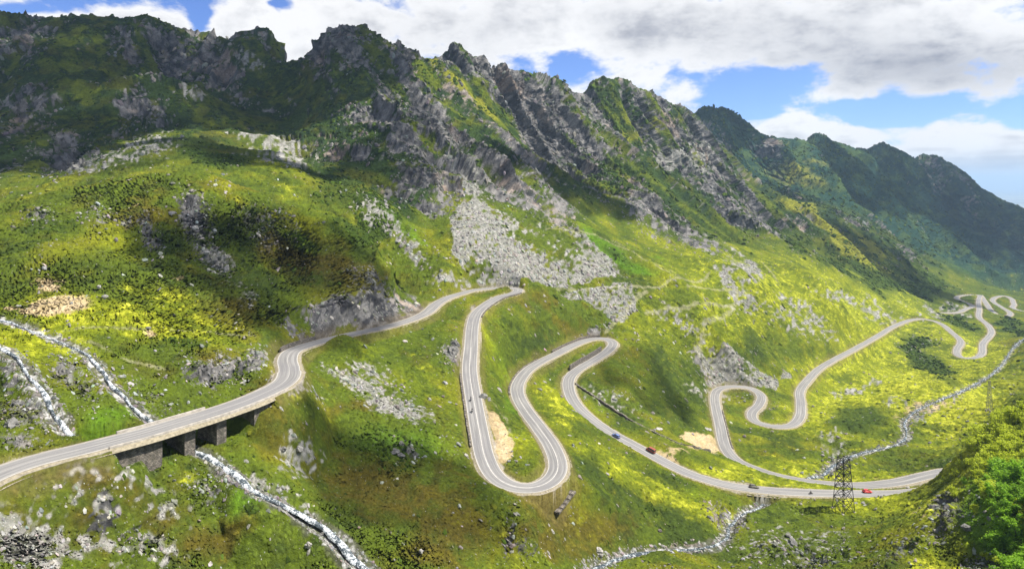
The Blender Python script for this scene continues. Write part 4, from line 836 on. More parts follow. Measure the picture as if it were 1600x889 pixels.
# ------------------------------------------------------------------ shape helpers for built things
def obj_py(name, V, F, mat, parent=None, smooth=False):
    me = bpy.data.meshes.new(name); me.from_pydata([tuple(map(float, v)) for v in V], [], F); me.update()
    if smooth: me.polygons.foreach_set('use_smooth', [True] * len(me.polygons))
    me.materials.append(mat); o = bpy.data.objects.new(name, me); col.objects.link(o)
    if parent is not None: o.parent = parent
    return o
def empty(name, loc, rz=0.0):
    o = bpy.data.objects.new(name, None); col.objects.link(o); o.location = loc; o.rotation_euler = (0, 0, rz); return o
class MB:
    def __init__(s): s.V, s.F = [], []
    def add(s, V, F): b = len(s.V); s.V += [tuple(v) for v in V]; s.F += [tuple(i + b for i in f) for f in F]; return s
    def box(s, c, d, taper=1.0, rot=None):
        V = []
        for z in (-.5, .5):
            k = taper if z > 0 else 1
            for x, y in ((-.5, -.5), (.5, -.5), (.5, .5), (-.5, .5)):
                p = Vector((x * d[0] * k, y * d[1] * k, z * d[2]))
                if rot is not None: p = rot @ p
                V.append((p.x + c[0], p.y + c[1], p.z + c[2]))
        return s.add(V, [(0, 3, 2, 1), (4, 5, 6, 7), (0, 1, 5, 4), (1, 2, 6, 5), (2, 3, 7, 6), (3, 0, 4, 7)])
    def bar(s, a, b, r, n=4, r2=None):
        a, b = Vector(a), Vector(b); d = (b - a); q = d.to_track_quat('Z', 'Y'); r2 = r if r2 is None else r2
        V = []
        for p, rr in ((a, r), (b, r2)):
            for i in range(n):
                t = 2 * math.pi * (i + .5) / n; V.append(p + q @ Vector((math.cos(t) * rr, math.sin(t) * rr, 0)))
        F = [(i, (i + 1) % n, n + (i + 1) % n, n + i) for i in range(n)] + [tuple(range(n - 1, -1, -1)), tuple(range(n, 2 * n))]
        return s.add(V, F)
    def disc(s, c, r, w, n=14, r_in=0):      # wheel, axis along y
        V = []; F = []
        for y in (-w / 2, w / 2):
            for rr in (r, r * .93):
                pass
        prof = [(r * .55, -w * .42), (r * .9, -w / 2), (r, -w * .3), (r, w * .3), (r * .9, w / 2), (r * .55, w * .42)]
        for i in range(n):
            t = 2 * math.pi * i / n
            for rr, y in prof: V.append((c[0] + rr * math.cos(t), c[1] + y, c[2] + rr * math.sin(t)))
        k = len(prof)
        for i in range(n):
            j = (i + 1) % n
            for m_ in range(k - 1): F.append((i * k + m_, j * k + m_, j * k + m_ + 1, i * k + m_ + 1))
        return s.add(V, F)
    def build(s, name, mat, parent=None, smooth=False): return obj_py(name, s.V, s.F, mat, parent, smooth)
def sweep_box(name, line, o0, o1, z0, z1, mat, parent=None, jit=0.0, seed=0):
    """closed box section swept along a line; z0, z1 relative to the line height (numbers or arrays)"""
    s_ = side(line); n = len(line); rg = np.random.default_rng(seed)
    V = []
    z0 = np.broadcast_to(np.asarray(z0, float), (n,)); z1 = np.broadcast_to(np.asarray(z1, float), (n,))
    o0 = np.broadcast_to(np.asarray(o0, float), (n,)); o1 = np.broadcast_to(np.asarray(o1, float), (n,))
    for i in range(n):
        for o, z in ((o0[i], z0[i]), (o1[i], z0[i]), (o1[i], z1[i]), (o0[i], z1[i])):
            V.append((line[i, 0] + s_[i, 0] * o + jit * rg.uniform(-1, 1), line[i, 1] + s_[i, 1] * o + jit * rg.uniform(-1, 1), line[i, 2] + z + jit * rg.uniform(-.6, .6)))
    F = []
    for i in range(n - 1):
        for k in range(4):
            a, b = i * 4 + k, i * 4 + (k + 1) % 4; F.append((a, b, b + 4, a + 4))
    F += [(3, 2, 1, 0), tuple((n - 1) * 4 + k for k in range(4))]
    return obj_py(name, V, F, mat, parent)
ra_u = 800 + FP * road_a[:, 0] / road_a[:, 1]; ra_v = HV - FP * road_a[:, 2] / road_a[:, 1]
def ridx(u, v, lo=0, hi=None):
    d = (ra_u - u) ** 2 + (ra_v - v) ** 2; d = d[lo:hi]; return lo + int(np.argmin(d))
def localize(o_list, root):
    for o in o_list:
        o.parent = root; o.matrix_parent_inverse = Matrix.Identity(4)
        o.location = -root.location

# ------------------------------------------------------------------ viaduct on the left
i0_, i1_ = ridx(150, 694), ridx(428, 606)
seg = road_a[i0_:i1_ + 1].copy()
root = empty('viaduct', tuple(seg[len(seg) // 2] - np.array([0, 0, 10])))
tag(root, 'low concrete road viaduct on stone piers over the white stream', 'viaduct')
H_ = 3.9; parts = []
parts.append(sweep_box('deck', seg, -H_ - .7, H_ + .7, -1.15, -.12, M_conc))
parts.append(sweep_box('parapet', seg, H_ + .25, H_ + .68, -.10, .42, M_conc, jit=.03, seed=1))
k0, k1 = ridx(196, 684) - i0_, ridx(345, 640) - i0_
parts.append(sweep_box('parapet', seg[k0:k1], -H_ - .68, -H_ - .25, -.10, .55, M_conc, jit=.04, seed=2))
ka, kb, kc = ridx(246, 671) - i0_, ridx(378, 629) - i0_, len(seg)
zt = np.linspace(-6.5, -12.5, ka)
parts.append(sweep_box('abutment', seg[:ka], -H_ + .2, H_ + .25, zt, -1.17, M_stone, jit=.10, seed=3))
parts.append(sweep_box('abutment', seg[kb:kc], -H_ + .2, H_ + .25, np.linspace(-13, -4.5, kc - kb), -1.17, M_stone, jit=.10, seed=4))
for u, v in ((281, 660), (333, 644)):
    j = ridx(u, v) - i0_; p = seg[max(j - 1, 0):j + 2]
    if len(p) >= 2: parts.append(sweep_box('pier', p, -H_ + .5, H_ - .1, np.array([-14.0] * len(p)), -1.17, M_stone, jit=.04, seed=int(u)))
localize(parts, root)

# ------------------------------------------------------------------ retaining walls
WALLS = [((806,456),(742,495),-1,-5.5,.30,'tall dark stone wall under the topmost hairpin bend'), ((734,585),(752,700),1,-3.2,.45,'stone wall along the left edge of the long middle road'),
         ((811,616),(850,562),-1,-3.5,.35,'stone wall at the outer edge above the bend in the middle'), ((948,549),(900,580),1,-.8,3.2,'dark wall between the two legs of the narrow central hairpin'),
         ((1262,753),(1160,724),-1,-4.0,.15,'brown banked wall where the two lower roads run side by side'), ((944,529),(872,551),-1,-.6,1.4,'low rubble wall above the central hairpin'), ((1117,640),(1134,700),1,-2.0,.30,'low wall on the straight left of the lower bends'), ((455,549),(510,531),-1,-.5,1.6,'low stone wall at the foot of the cliff beside the left bend')]
for (a, b, sg, z0, z1, lab) in WALLS:
    ia, ib = ridx(*a), ridx(*b)
    if ia > ib: ia, ib = ib, ia
    l = road_a[ia:ib + 1][::2]
    if len(l) < 3 or len(l) > 200: print('WALL?', a, b, len(l)); continue
    c = l[len(l) // 2]; w_ = hwv(l)
    o0, o1 = (w_ + .35) * sg, (w_ + 1.05) * sg
    if sg < 0: o0, o1 = o1, o0
    o = sweep_box('retaining_wall', l - np.array([c[0], c[1], c[2]]), o0, o1, z0, z1, M_stone, jit=.14, seed=len(l)); o.location = tuple(c)
    tag(o, lab, 'wall')
# old dry stone wall across the central meadow
l = trail_lines[13] if len(trail_lines) > 13 else trail_lines[-1]
l = l[:-12].copy(); l[:, 2] = ground_z(l[:, 0], l[:, 1]); c = l[len(l) // 2]
o = sweep_box('dry_stone_wall', (l - c)[::2], -.5, .5, -1.2, .95, M_stone, jit=.28, seed=12); o.location = tuple(c); tag(o, 'long grey dry stone wall running down the central meadow', 'wall')

# ------------------------------------------------------------------ lattice pylons
M_steel = material('dull_galvanised_steel', (.035, .036, .034), .6, .3, var=.2, vscale=2)
M_steel_pale = material('pale_lattice_steel', (.30, .29, .26), .6, .3)
def pylon(loc, h, w0, w1, r, mat, lab, rz=.25, cross=True):
    root = empty('power_pylon', loc, rz); tag(root, lab, 'pylon')
    def corner(k, t): w = w0 + (w1 - w0) * t; sx, sy = ((-1, -1), (1, -1), (1, 1), (-1, 1))[k % 4]; return (sx * w / 2, sy * w / 2, t * h)
    tw = .86
    for k in range(4): MB().bar(corner(k, -.06), corner(k, 1), r * 1.5).build('leg', mat, root)
    lev = [0, .24, .44, .60, .74, .86, 1.0]
    for i in range(len(lev) - 1):
        for k in range(4):
            MB().bar(corner(k, lev[i]), corner(k + 1, lev[i + 1]), r).build('brace', mat, root)
            MB().bar(corner(k + 1, lev[i]), corner(k, lev[i + 1]), r).build('brace', mat, root)
            MB().bar(corner(k, lev[i + 1]), corner(k + 1, lev[i + 1]), r).build('girt', mat, root)
    if cross:
        for t, L_ in ((.80, w1 * .5 + 1.6), (.97, w1 * .5 + 1.3)):
            for s_ in (-1, 1):
                m_ = MB(); e = (s_ * (L_ + .6), 0, t * h + .3)
                for sy in (-1, 1): m_.bar((s_ * w1 * .5, sy * w1 * .5, t * h), e, r); m_.bar((s_ * w1 * .5, sy * w1 * .5, t * h + 1.3), e, r)
                m_.build('cross_arm', mat, root)
                q = MB()
                for d in (0, .28, .56): q.bar((e[0], 0, e[2] - .1 - d), (e[0], 0, e[2] - .3 - d), .13, 8)
                q.build('insulator', M_conc, root)
    for k in range(4): x, y, z = corner(k, 0); MB().box((x, y, -.3), (1.1, 1.1, 1.6), .8).build('footing', M_conc, root)
    return root
px, py, pz = at(1318, 797, 150, 400)
pylon((px, py, pz - .3), 83 / FP * py, 6.2, 3.3, .12, M_steel, 'dark steel lattice pylon standing below the lower road near the red car')
px, py, pz = at(1546, 640, 150, 700)
pylon((px, py, pz - .3), 46 / FP * py, 3.0, 1.0, .07, M_steel_pale, 'slim faint lattice pylon above the shrubs on the right', .4, False)

# ------------------------------------------------------------------ vehicles and people
M_glass = material('car_glass', (.02, .025, .03), .08, spec=.6)
M_tyre = material('tyre_rubber', (.02, .02, .02), .9)
M_rim = material('alloy_rim', (.45, .45, .46), .35, .8)
M_lamp = material('lamp_glass', (.7, .7, .68), .2)
M_tail = material('tail_lamp', (.4, .01, .01), .3)
M_plastic = material('black_trim', (.025, .025, .027), .6)
def loft(sections):
    """sections: list of rings with equal counts"""
    n = len(sections[0]); V = [p for s_ in sections for p in s_]; F = []
    for i in range(len(sections) - 1):
        for k in range(n): F.append((i * n + k, i * n + (k + 1) % n, (i + 1) * n + (k + 1) % n, (i + 1) * n + k))
    F += [tuple(range(n - 1, -1, -1)), tuple(range((len(sections) - 1) * n, len(sections) * n))]
    return V, F
def car(u, v, paint, lab, lane=1.6, flip=False, van=False, lo=0, hi=None, yaw=0.0):
    i = ridx(u, v, lo, hi); p = road_a[i]; t = road_a[i + 1] - road_a[i - 1]; s_ = side(road_a)[i]
    ang = math.atan2(t[1], t[0]) + (math.pi if flip else 0) + yaw; root = empty('van' if van else 'car', (p[0] + s_[0] * lane, p[1] + s_[1] * lane, p[2] + .09), ang)
    root.rotation_euler = (0, -math.atan2(t[2], math.hypot(t[0], t[1])) * (-1 if flip else 1), ang)
    mp = material('car_paint', paint, .3, .1, spec=.5); tag(root, lab, 'van' if van else 'car')
    L_ = 4.9 if van else 4.3
    def ring(x, w, z0, z1, r=.12): return [(x, -w, z0 + r), (x, -w + r, z0), (x, w - r, z0), (x, w, z0 + r), (x, w, z1 - r), (x, w - r, z1), (x, -w + r, z1), (x, -w, z1 - r)]
    if van: body = [(-2.4, .80, .45, 1.0), (-2.35, .93, .32, 1.15), (-1, .95, .28, 1.2), (1.2, .95, .28, 1.18), (2.0, .92, .3, 1.0), (2.4, .82, .38, .8)]; cab = [(-2.36, .90, 1.08, 1.2), (-2.3, .88, 1.08, 2.0), (-1, .88, 1.08, 2.08), (.9, .86, 1.08, 2.02), (1.35, .80, 1.06, 1.7), (1.9, .76, .96, 1.05)]
    else: body = [(-2.15, .72, .45, .80), (-2.08, .84, .30, .95), (-1.2, .88, .24, .98), (.9, .88, .24, .96), (1.7, .86, .26, .84), (2.15, .74, .36, .68)]; cab = [(-1.98, .74, .90, .98), (-1.55, .70, .90, 1.36), (-.7, .68, .90, 1.48), (.25, .68, .90, 1.45), (.75, .70, .90, 1.22), (1.2, .74, .86, .93)]
    V, F = loft([ring(x, w, a, b) for x, w, a, b in body]); obj_py('body', V, F, mp, root, True)
    V, F = loft([ring(x, w, a, b, .05) for x, w, a, b in cab]); obj_py('window_band', V, F, M_glass, root)
    top = [(x, w * .93, b - .03, b + .035) for x, w, a, b in cab[1:5]]
    if not van: top = top[:3]
    V, F = loft([ring(x, w, a, b, .02) for x, w, a, b in top]); obj_py('roof', V, F, mp, root)
    for x in ((-.9, .2) if van else (-.65, .15)):
        for y in (-1, 1): MB().box((x, y * (cab[2][1] + .0), (1.55 if van else 1.18)), (.09, .06, .95 if van else .56)).build('pillar', mp, root)
    for x in (-1.35, 1.35):
        for y in (-1, 1):
            t_w = MB().disc((x, y * .80, .32), .33, .22).build('wheel', M_tyre, root); MB().disc((x, y * .84, .32), .2, .17, 10).build('rim', M_rim, t_w)
    for y in (-1, 1):
        MB().box((body[-1][0] - .03, y * .56, body[-1][3] - .10), (.12, .3, .13)).build('headlight', M_lamp, root)
        MB().box((body[0][0] + .0, y * .62, .78), (.10, .2, .18)).build('tail_light', M_tail, root)
        MB().box((.78, y * 1.0, 1.0), (.14, .18, .12)).build('mirror', M_plastic, root)
    MB().box((body[-1][0] - .02, 0, .40), (.16, 1.3, .16)).build('bumper', M_plastic, root)
    MB().box((body[0][0] + .03, 0, .42), (.16, 1.35, .18)).build('bumper', M_plastic, root)
    return root
def motorcycle(loc, ang, lab, tank=(.25, .03, .03)):
    root = empty('motorcycle', loc, ang); tag(root, lab, 'motorcycle', None)
    for x in (-.72, .72):
        w_ = MB().disc((x, 0, .32), .32, .14, 12).build('wheel', M_tyre, root); MB().disc((x, 0, .32), .2, .1, 10).build('rim', M_rim, w_)
    m_ = MB(); m_.bar((-.72, 0, .32), (-.1, 0, .45), .05); m_.bar((-.1, 0, .45), (.35, 0, .85), .05); m_.bar((-.1, 0, .5), (-.6, 0, .8), .04); m_.box((.05, 0, .45), (.5, .32, .36)); m_.build('frame', M_plastic, root)
    V, F = loft([[(x, -w, z0), (x, w, z0), (x, w * .7, z1), (x, -w * .7, z1)] for x, w, z0, z1 in ((-.1, .1, .72, .82), (.1, .17, .70, .98), (.35, .16, .74, 1.0), (.5, .08, .8, .92))]); obj_py('tank', V, F, material('tank_paint', tank, .3), root, True)
    MB().box((-.35, 0, .82), (.7, .26, .12)).build('seat', M_plastic, root)
    m_ = MB(); m_.bar((.72, .06, .32), (.48, .06, 1.02), .03); m_.bar((.72, -.06, .32), (.48, -.06, 1.02), .03); m_.build('fork', M_rim, root)
    MB().bar((.42, -.38, 1.06), (.42, .38, 1.06), .03).build('handlebar', M_plastic, root)
    MB().box((.60, 0, .92), (.16, .2, .2)).build('headlight', M_lamp, root)
    return root
def person(loc, ang, lab, shirt, trousers, seated=False):
    root = empty('person', loc, ang); tag(root, lab, 'person')
    if seated: J = [(0,0,.9),(0,0,1.15),(.06,0,1.38),(.08,0,1.5),(.1,0,1.62),(.06,.2,1.36),(.22,.26,1.18),(.42,.24,1.08),(.06,-.2,1.36),(.22,-.26,1.18),(.42,-.24,1.08),(.05,.12,.88),(.38,.2,.72),(.25,.2,.38),(.36,.2,.34),(.05,-.12,.88),(.38,-.2,.72),(.25,-.2,.38),(.36,-.2,.34)]
    else: J = [(0,0,.95),(0,0,1.18),(0,0,1.42),(0,0,1.53),(.01,0,1.66),(0,.19,1.40),(.02,.24,1.12),(.10,.22,.88),(0,-.19,1.40),(.02,-.24,1.12),(.08,-.22,.88),(0,.09,.9),(.03,.11,.5),(0,.12,.07),(.14,.13,.04),(0,-.09,.9),(.0,-.11,.5),(-.04,-.12,.07),(.10,-.13,.04)]
    E = [(0,1),(1,2),(2,3),(3,4),(2,5),(5,6),(6,7),(2,8),(8,9),(9,10),(0,11),(11,12),(12,13),(13,14),(0,15),(15,16),(16,17),(17,18)]
    rad = [.14,.14,.15,.055,.10,.07,.045,.035,.07,.045,.035,.095,.065,.04,.035,.095,.065,.04,.035]
    me = bpy.data.meshes.new('body'); me.from_pydata(J, E, []); o = bpy.data.objects.new('body', me); col.objects.link(o)
    sk = o.modifiers.new('skin', 'SKIN')
    for i, r_ in enumerate(rad): me.skin_vertices[0].data[i].radius = (r_, r_)
    me.skin_vertices[0].data[0].use_root = True
    ss = o.modifiers.new('sub', 'SUBSURF'); ss.levels = 1; ss.render_levels = 1
    dg = bpy.context.evaluated_depsgraph_get(); ev = o.evaluated_get(dg); m2 = bpy.data.meshes.new_from_object(ev)
    o.modifiers.clear(); o.data = m2; o.parent = root
    skin = material('skin', (.45, .27, .19), .6); m2.materials.clear()
    for mm in (material('shirt', shirt, .9), material('trousers', trousers, .9), skin): m2.materials.append(mm)
    for pl in m2.polygons:
        z = pl.center.z; pl.material_index = 2 if z > 1.50 or (abs(pl.center.y) > .15 and (z < 1.0 if not seated else pl.center.x > .36) and z > .8) else (0 if z > .93 and not (seated and pl.center.x > .3 and z < .95) else 1)
        pl.use_smooth = True
    h_ = J[4]; V = IS2[0] * np.array([.115, .10, .10]) + np.array([h_[0] - .02, 0, h_[2] + .04]); V[:, 2] = np.maximum(V[:, 2], h_[2])
    obj_py('helmet' if seated else 'hair', V, [tuple(f) for f in IS2[1]], M_plastic, root, True)
    return root
def on_road(u, v, lane, lo=0, hi=None):
    i = ridx(u, v, lo, hi); p = road_a[i]; t = road_a[i + 1] - road_a[i - 1]; s_ = side(road_a)[i]
    return (p[0] + s_[0] * lane, p[1] + s_[1] * lane, p[2] + .09), math.atan2(t[1], t[0])
low_lo, low_hi = ridx(1104, 749), ridx(1490, 757)
car(1358, 771, (.62, .025, .02), 'small bright red car driving on the lower road right of the pylon', -1.0, False, lo=low_lo, hi=low_hi)
car(1013, 708, (.30, .075, .05), 'brick red van pulled up at the gravel lay-by of the central road', -2.2, True, van=True)
car(966, 683, (.12, .17, .38), 'blue car driving up the central road above the lay-by', 1.3, True)
car(1178, 763, (.14, .13, .10), 'dark olive car on the lower road above the stream culvert', -1.2, False)
for k, (u, v, ln, lab) in enumerate(((1034, 719, -5.3, 'parked dark motorcycle nearer the red van in the lay-by'), (1046, 725, -5.6, 'parked dark motorcycle at the lower end of the lay-by'))):
    q, a = on_road(u, v, ln); motorcycle(q, a + 1.9 + .4 * k, lab, ((.05, .05, .06), (.06, .07, .05))[k])
q, a = on_road(1040, 722, -6.3); person(q, a + 1.2, 'person in dark clothes standing behind the parked motorcycles', (.05, .06, .05), (.04, .04, .05))
for (u, v, ln, lb, tk) in ((737, 627, 1.3, 'upper of two motorcycles riding down the long middle straight', (.05, .05, .08)), (739, 645, 1.5, 'lower of two motorcycles riding down the long middle straight', (.12, .04, .02)), (1264, 771, 1.6, 'motorcycle riding along the lower road left of the pylon', (.05, .05, .05))):
    q, a = on_road(u, v, ln); motorcycle(q, a, lb, tk)
    person(q, a, lb.replace('upper of two motorcycles riding', 'rider on the upper motorcycle').replace('lower of two motorcycles riding', 'rider on the lower motorcycle').replace('motorcycle riding along', 'rider in dark jacket on the motorcycle on'), (.05, .05, .06), (.03, .03, .04), True)
q, a = on_road(1371, 771, 4.3, low_lo, low_hi); person(q, a + 1.5, 'person in dark clothes standing at the verge beside the red car', (.05, .05, .07), (.05, .05, .06))

# ------------------------------------------------------------------ single boulders
M_boulder = material('pale_boulder', (.34, .325, .30), .9, var=.4, vscale=.7, bump=.35, bscale=1.1, spec=.1)
M_boulder2 = material('grey_boulder', (.17, .165, .155), .9, var=.45, vscale=.6, bump=.35, bscale=1.1, spec=.1)
def boulder(u, v, px_, lab, mat=None, flat=.7, y0=80, y1=1200, long=1.0, seed=None):
    x, y, z = at(u, v, y0, y1); r = px_ * .5 / FP * y; rg = np.random.default_rng(seed if seed is not None else int(u * 3 + v))
    V, F = IS3; p = V * np.array([r * long, r * .8, r * flat], np.float32); q = V * 1.3 + u * .37
    n = vnoise3(q[:, 0], q[:, 1], q[:, 2], 5) * .35 + vnoise3(q[:, 0] * 2.3, q[:, 1] * 2.3, q[:, 2] * 2.3, 6) * .22 + vnoise3(q[:, 0] * 5, q[:, 1] * 5, q[:, 2] * 5, 7) * .08
    p = p * (1 + n)[:, None]
    # a few flat broken faces
    for _ in range(5):
        d = rg.normal(size=3); d /= np.linalg.norm(d); dd = p @ d; lim = dd.max() * .68; p -= np.outer(np.maximum(dd - lim, 0), d)
    o = mesh_np('boulder', p, F, mat or M_boulder); o.location = (x, y, z + r * flat * .28); o.rotation_euler = (0, 0, rg.uniform(0, 6)); tag(o, lab, 'boulder')
for a in ((935, 864, 18, 'large pale boulder beside the stream at the bottom centre'), (965, 841, 9, 'pale boulder just above the bend of the lower stream'), (1030, 652+18, 12, 'flat pale rock in the grass left of the bottom hairpin', None, .35, 80, 600, 1.2),
          (1103, 671, 13, 'flat white rock lying in grass left of the lower straight', None, .35), (164, 466, 9, 'grey boulder below the brown bare patch on the left slope'), (155, 447, 8, 'small pale boulder above the grassy shelf on the left'),
          (468, 703, 13, 'pale boulder on the heath right of the white stream', None, .7), (443, 702, 11, 'grey white boulder left of another on the heath', M_boulder2), (614, 706, 17, 'long grey slab of rock in the green hummock', M_boulder2, .4, 80, 500, 1.7), (625, 712, 14, 'second grey slab just below the long one', M_boulder2, .4, 80, 500, 1.5),
          (620, 752, 10, 'pale upright rock on the brown heath slope'), (657, 862, 8, 'small pale rock low on the brown heath slope'), (482, 852, 12, 'pale rock at the left bank of the white stream'), (503, 835, 9, 'dark rock at the bend of the white stream', M_boulder2),
          (755, 620, 14, 'grey boulder cluster stone right of the long straight', M_boulder2), (763, 625, 10, 'smaller stone next to the grey boulder by the long straight', M_boulder2), (305, 357, 10, 'pale block at the foot of the knoll gully'), (322, 396, 9, 'pale block halfway down the knoll gully'),
          (1290, 757-6, 8, 'grey stone on the verge by the pylon', M_boulder2), (1232, 836, 10, 'flat grey rock in the meadow below the lower road', M_boulder2, .4), (1206, 833, 8, 'small flat rock in the meadow below the stream culvert', M_boulder2, .4), (1240, 850, 16, 'broad grey rock above the stony patch at the bottom right', M_boulder2, .6, 80, 500, 1.3),
          (1215, 678, 8, 'pale stone in the hollow under the lower bends'), (712, 540, 14, 'dark outcrop left of the upper straight', M_boulder2, 1.0), (707, 556, 18, 'big dark outcrop left of the upper straight', M_boulder2, 1.1), (1510, 826, 14, 'brown grey rock among the shrubs on the right slope', M_boulder2), (1492, 800, 16, 'dark rock at the edge of the eroded bank on the right', M_boulder2), (20, 668, 22, 'dark rock ledge beside the road at the left edge', M_boulder2, .8), (52, 655, 16, 'grey rock ledge by the foot of the left waterfall', M_boulder2, .7), (200, 735-4, 7, 'small pale stone at the foot of the viaduct wall')):
    boulder(*a)
# stone chute under the second hairpin
p0, p1 = np.array(at(893, 768, 120, 400)), np.array(at(866, 791, 120, 400))
root = empty('stone_chute', tuple((p0 + p1) / 2), 0); tag(root, 'grey stone drain chute in the bank below the wide hairpin', 'chute')
dv_ = Vector(p1 - p0).normalized(); rt = dv_.cross(Vector((0, 0, 1))).normalized(); up_ = rt.cross(dv_); rot = Matrix((rt, dv_, up_)).transposed()
Lc = float(np.linalg.norm(p1 - p0))
for j in range(5):
    for i_ in range(3):
        p = rot @ Vector(((i_ - 1) * 1.25, (j - 2) * Lc / 5, .5 + .1 * ((i_ + j) % 2)))
        MB().box(p, (1.12, Lc / 5 * .92, .6), .92, rot).build('slab', M_stone, root)

# ------------------------------------------------------------------ shrubs and small trees on the near right hillside
def leaf_mat(name, c1, c2):
    m = bpy.data.materials.new(name); m.use_nodes = True; gg = NG(m.node_tree); b = gg.n['Principled BSDF']; out = gg.n['Material Output']
    b.inputs['Roughness'].default_value = .6; b.inputs['Specular IOR Level'].default_value = .2
    a = gg.new('ShaderNodeVertexColor', layer_name='Col'); sp = gg.new('ShaderNodeSeparateColor'); gg.put(sp.inputs[0], a.outputs[0])
    oi = gg.new('ShaderNodeObjectInfo')
    k = gg.m('ADD', gg.m('MULTIPLY', gg.m('POWER', sp.outputs[0], 1.3), .75), gg.m('MULTIPLY', oi.outputs['Random'], .25))
    c = gg.mix(k, c1, c2); gg.l.new(c, b.inputs['Base Color'])
    tr = gg.new('ShaderNodeBsdfTranslucent'); gg.l.new(c, tr.inputs['Color']); mx = gg.new('ShaderNodeMixShader'); mx.inputs[0].default_value = .5
    gg.l.new(b.outputs[0], mx.inputs[1]); gg.l.new(tr.outputs[0], mx.inputs[2]); gg.l.new(mx.outputs[0], out.inputs[0]); return m
M_leaf = [leaf_mat('lime_leaves', (.27, .34, .015, 1), (.66, .74, .05, 1)), leaf_mat('green_leaves', (.12, .25, .012, 1), (.36, .62, .03, 1)), leaf_mat('bluish_leaves', (.10, .16, .12, 1), (.22, .30, .24, 1))]
M_bark = material('bark', (.11, .085, .06), .95, var=.3, vscale=4)
def shrub_meshes(seed, h, nl, leaf):
    rg = np.random.default_rng(seed); tips = []; mb = MB()
    ns = rg.integers(3, 6)
    for s_ in range(ns):
        a = rg.uniform(0, 2 * math.pi); ln = rg.uniform(.15, .38) * h; p = Vector((0, 0, -.3)); d = Vector((math.cos(a) * .55, math.sin(a) * .55, 1)).normalized(); r_ = .05 * h * .5
        for k in range(3):
            q = p + d * (h * .27); mb.bar(p, q, r_, 5, r_ * .65); r_ *= .65
            for b_ in range(2):
                dd = (d + Vector(tuple(rg.normal(0, .6, 3)))).normalized(); e = q + dd * (h * .20); mb.bar(q, e, r_ * .8, 4, r_ * .3); tips.append(e)
            d = (d + Vector(tuple(rg.normal(0, .25, 3)))).normalized(); p = q
        tips.append(p)
    tips = np.array([tuple(t) for t in tips]); tips = tips[tips[:, 2] > .05 * h]
    extra = tips[rg.integers(0, len(tips), 14)] + rg.normal(0, .13 * h, (14, 3)); tips = np.concatenate([tips, extra])
    # low skirt so that the bush reaches the ground
    tips = np.concatenate([tips, np.stack([rg.normal(0, .25 * h, 12), rg.normal(0, .25 * h, 12), rg.uniform(.1, .3, 12) * h], 1)])
    c = tips[rg.integers(0, len(tips), nl)]; sh = rg.random(len(tips))
    pos = c + rg.normal(0, 1, (nl, 3)) * .082 * h * (rg.random((nl, 1)) ** .3); pos[:, 2] = np.maximum(pos[:, 2], .02 * h)
    n = rg.normal(size=(nl, 3)) + np.array([0, 0, 1.7]); n /= np.linalg.norm(n, axis=1, keepdims=True)
    t1 = np.cross(n, rg.normal(size=(nl, 3))); t1 /= np.linalg.norm(t1, axis=1, keepdims=True); t2 = np.cross(n, t1)
    sz_ = leaf * rg.uniform(.6, 1.35, (nl, 1))
    V = np.stack([pos - t1 * sz_, pos + t2 * sz_ * .45, pos + t1 * sz_, pos - t2 * sz_ * .45], 1).reshape(-1, 3)
    F = np.arange(nl * 4).reshape(nl, 4); cl = rg.random(nl)
    ccol = np.repeat(np.stack([cl, cl, cl], 1), 4, 0)
    return V, F, ccol, mb
protos = []
for sd_, (h, nl, lf, mi) in enumerate(((4.6, 1700, .27, 0), (3.6, 1400, .25, 0), (5.4, 2000, .29, 1), (4.0, 1600, .26, 1), (3.0, 1200, .24, 0))):
    V, F, cc_, mb = shrub_meshes(50 + sd_, h, nl, lf)
    cr = mesh_np('crown', V, F, M_leaf[mi], cc_); tr = mb.build('trunk', M_bark)
    protos.append((cr.data, tr.data, mi)); bpy.data.objects.remove(cr); bpy.data.objects.remove(tr)
def shrub(kind, x, y, sc, rz, lab, grp, mi=None):
    z = float(ground_z([x], [y])[0]); root = empty('shrub', (x, y, z - .1), rz); root.scale = (sc, sc, sc * .95); tag(root, lab, 'shrub', grp)
    c = bpy.data.objects.new('crown', protos[kind][0]); t = bpy.data.objects.new('trunk', protos[kind][1])
    for o in (c, t): col.objects.link(o); o.parent = root
    return root
rs = np.random.default_rng(21); done = []; nsh = 0
GRP = 'leafy shrubs in the thicket on the right hillside'
cand = []
for v in range(905, 600, -10):
    for u in range(1490, 1690, 12):
        cand.append((u + rs.uniform(-7, 7), v + rs.uniform(-6, 6)))
def edge_u(v): return float(np.interp(v, [600, 640, 680, 720, 760, 800, 850, 889, 910], [1585, 1535, 1515, 1512, 1540, 1560, 1552, 1548, 1545]))
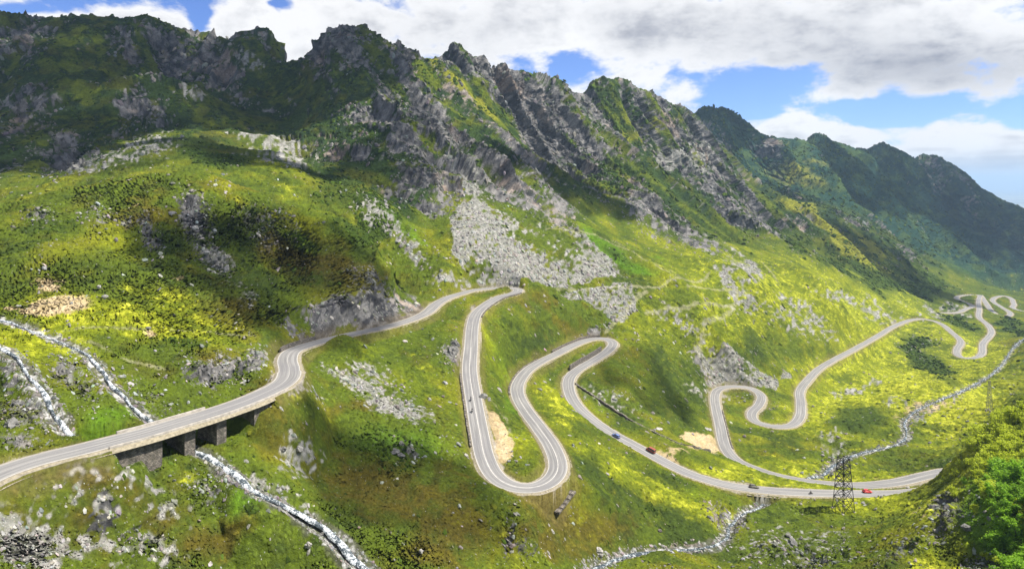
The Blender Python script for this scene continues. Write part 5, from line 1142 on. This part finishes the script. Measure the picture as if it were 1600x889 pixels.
for (u, v) in cand:
    if u < edge_u(v) + rs.uniform(-4, 10): continue
    x, y, z = at(u, v + 10, 75, 420)
    if y > 330: continue
    if any((x - a) ** 2 + (y - b) ** 2 < (1.75 * (.6 + y / 300)) ** 2 for a, b in done): continue
    done.append((x, y)); lime = v < 735 or rs.random() < .22 or u < 1555
    kd = int(rs.choice([0, 1, 4])) if lime else int(rs.choice([2, 3]))
    zone_ = ['topmost', 'uppermost', 'upper', 'upper middle', 'middle', 'lower middle', 'lower', 'lowest'][min(max(int((v - 600) // 38), 0), 7)] + [' left', ' centre', ' right'][int(np.clip((u - edge_u(v)) // 26, 0, 2))]
    scl = rs.uniform(.8, 1.25); big_ = 'broad tall' if scl > 1.1 else ('low small' if scl < .95 else 'medium')
    shrub(kd, x, y, scl * np.clip(y / 175, .75, 1.5), rs.uniform(0, 6.28), (big_ + (' lime yellow' if lime else ' fresh green') + ' leafy shrub at the %s of the right hillside thicket') % zone_, GRP)
for (u, v, kd, lab) in ((1493, 742, 1, 'small lime shrub beside the end of the lower road'), (1478, 752, 4, 'lowest lime shrub hanging over the road end'), (1512, 760, 3, 'green shrub right of the road end'), (1497, 775, 0, 'lime shrub on top of the eroded bank'), (1523, 800, 4, 'lone dark stemmed shrub on the bank right of the rocks'), (1505, 730, 0, 'lime shrub behind the end of the upper lower road')):
    x, y, z = at(u, v, 100, 360); shrub(kd, x, y, .8, u * .1, lab, None)
print('SHRUBS', len(done))

# ------------------------------------------------------------------ air
hm = bpy.data.materials.new('haze_air'); hm.use_nodes = True; hg = NG(hm.node_tree); hg.n.clear()
ho = hg.new('ShaderNodeOutputMaterial'); pv = hg.new('ShaderNodeVolumePrincipled'); pv.inputs['Density'].default_value = 6.0e-5; pv.inputs['Color'].default_value = (.52, .74, 1.0, 1); pv.inputs['Anisotropy'].default_value = .2
hg.l.new(pv.outputs[0], ho.inputs['Volume'])
hz_ = MB().box((0, 21800, -120), (130000, 48000, 940)).build('haze', hm); tag(hz_, 'thin blue haze filling the valley and the plain', kind='stuff')
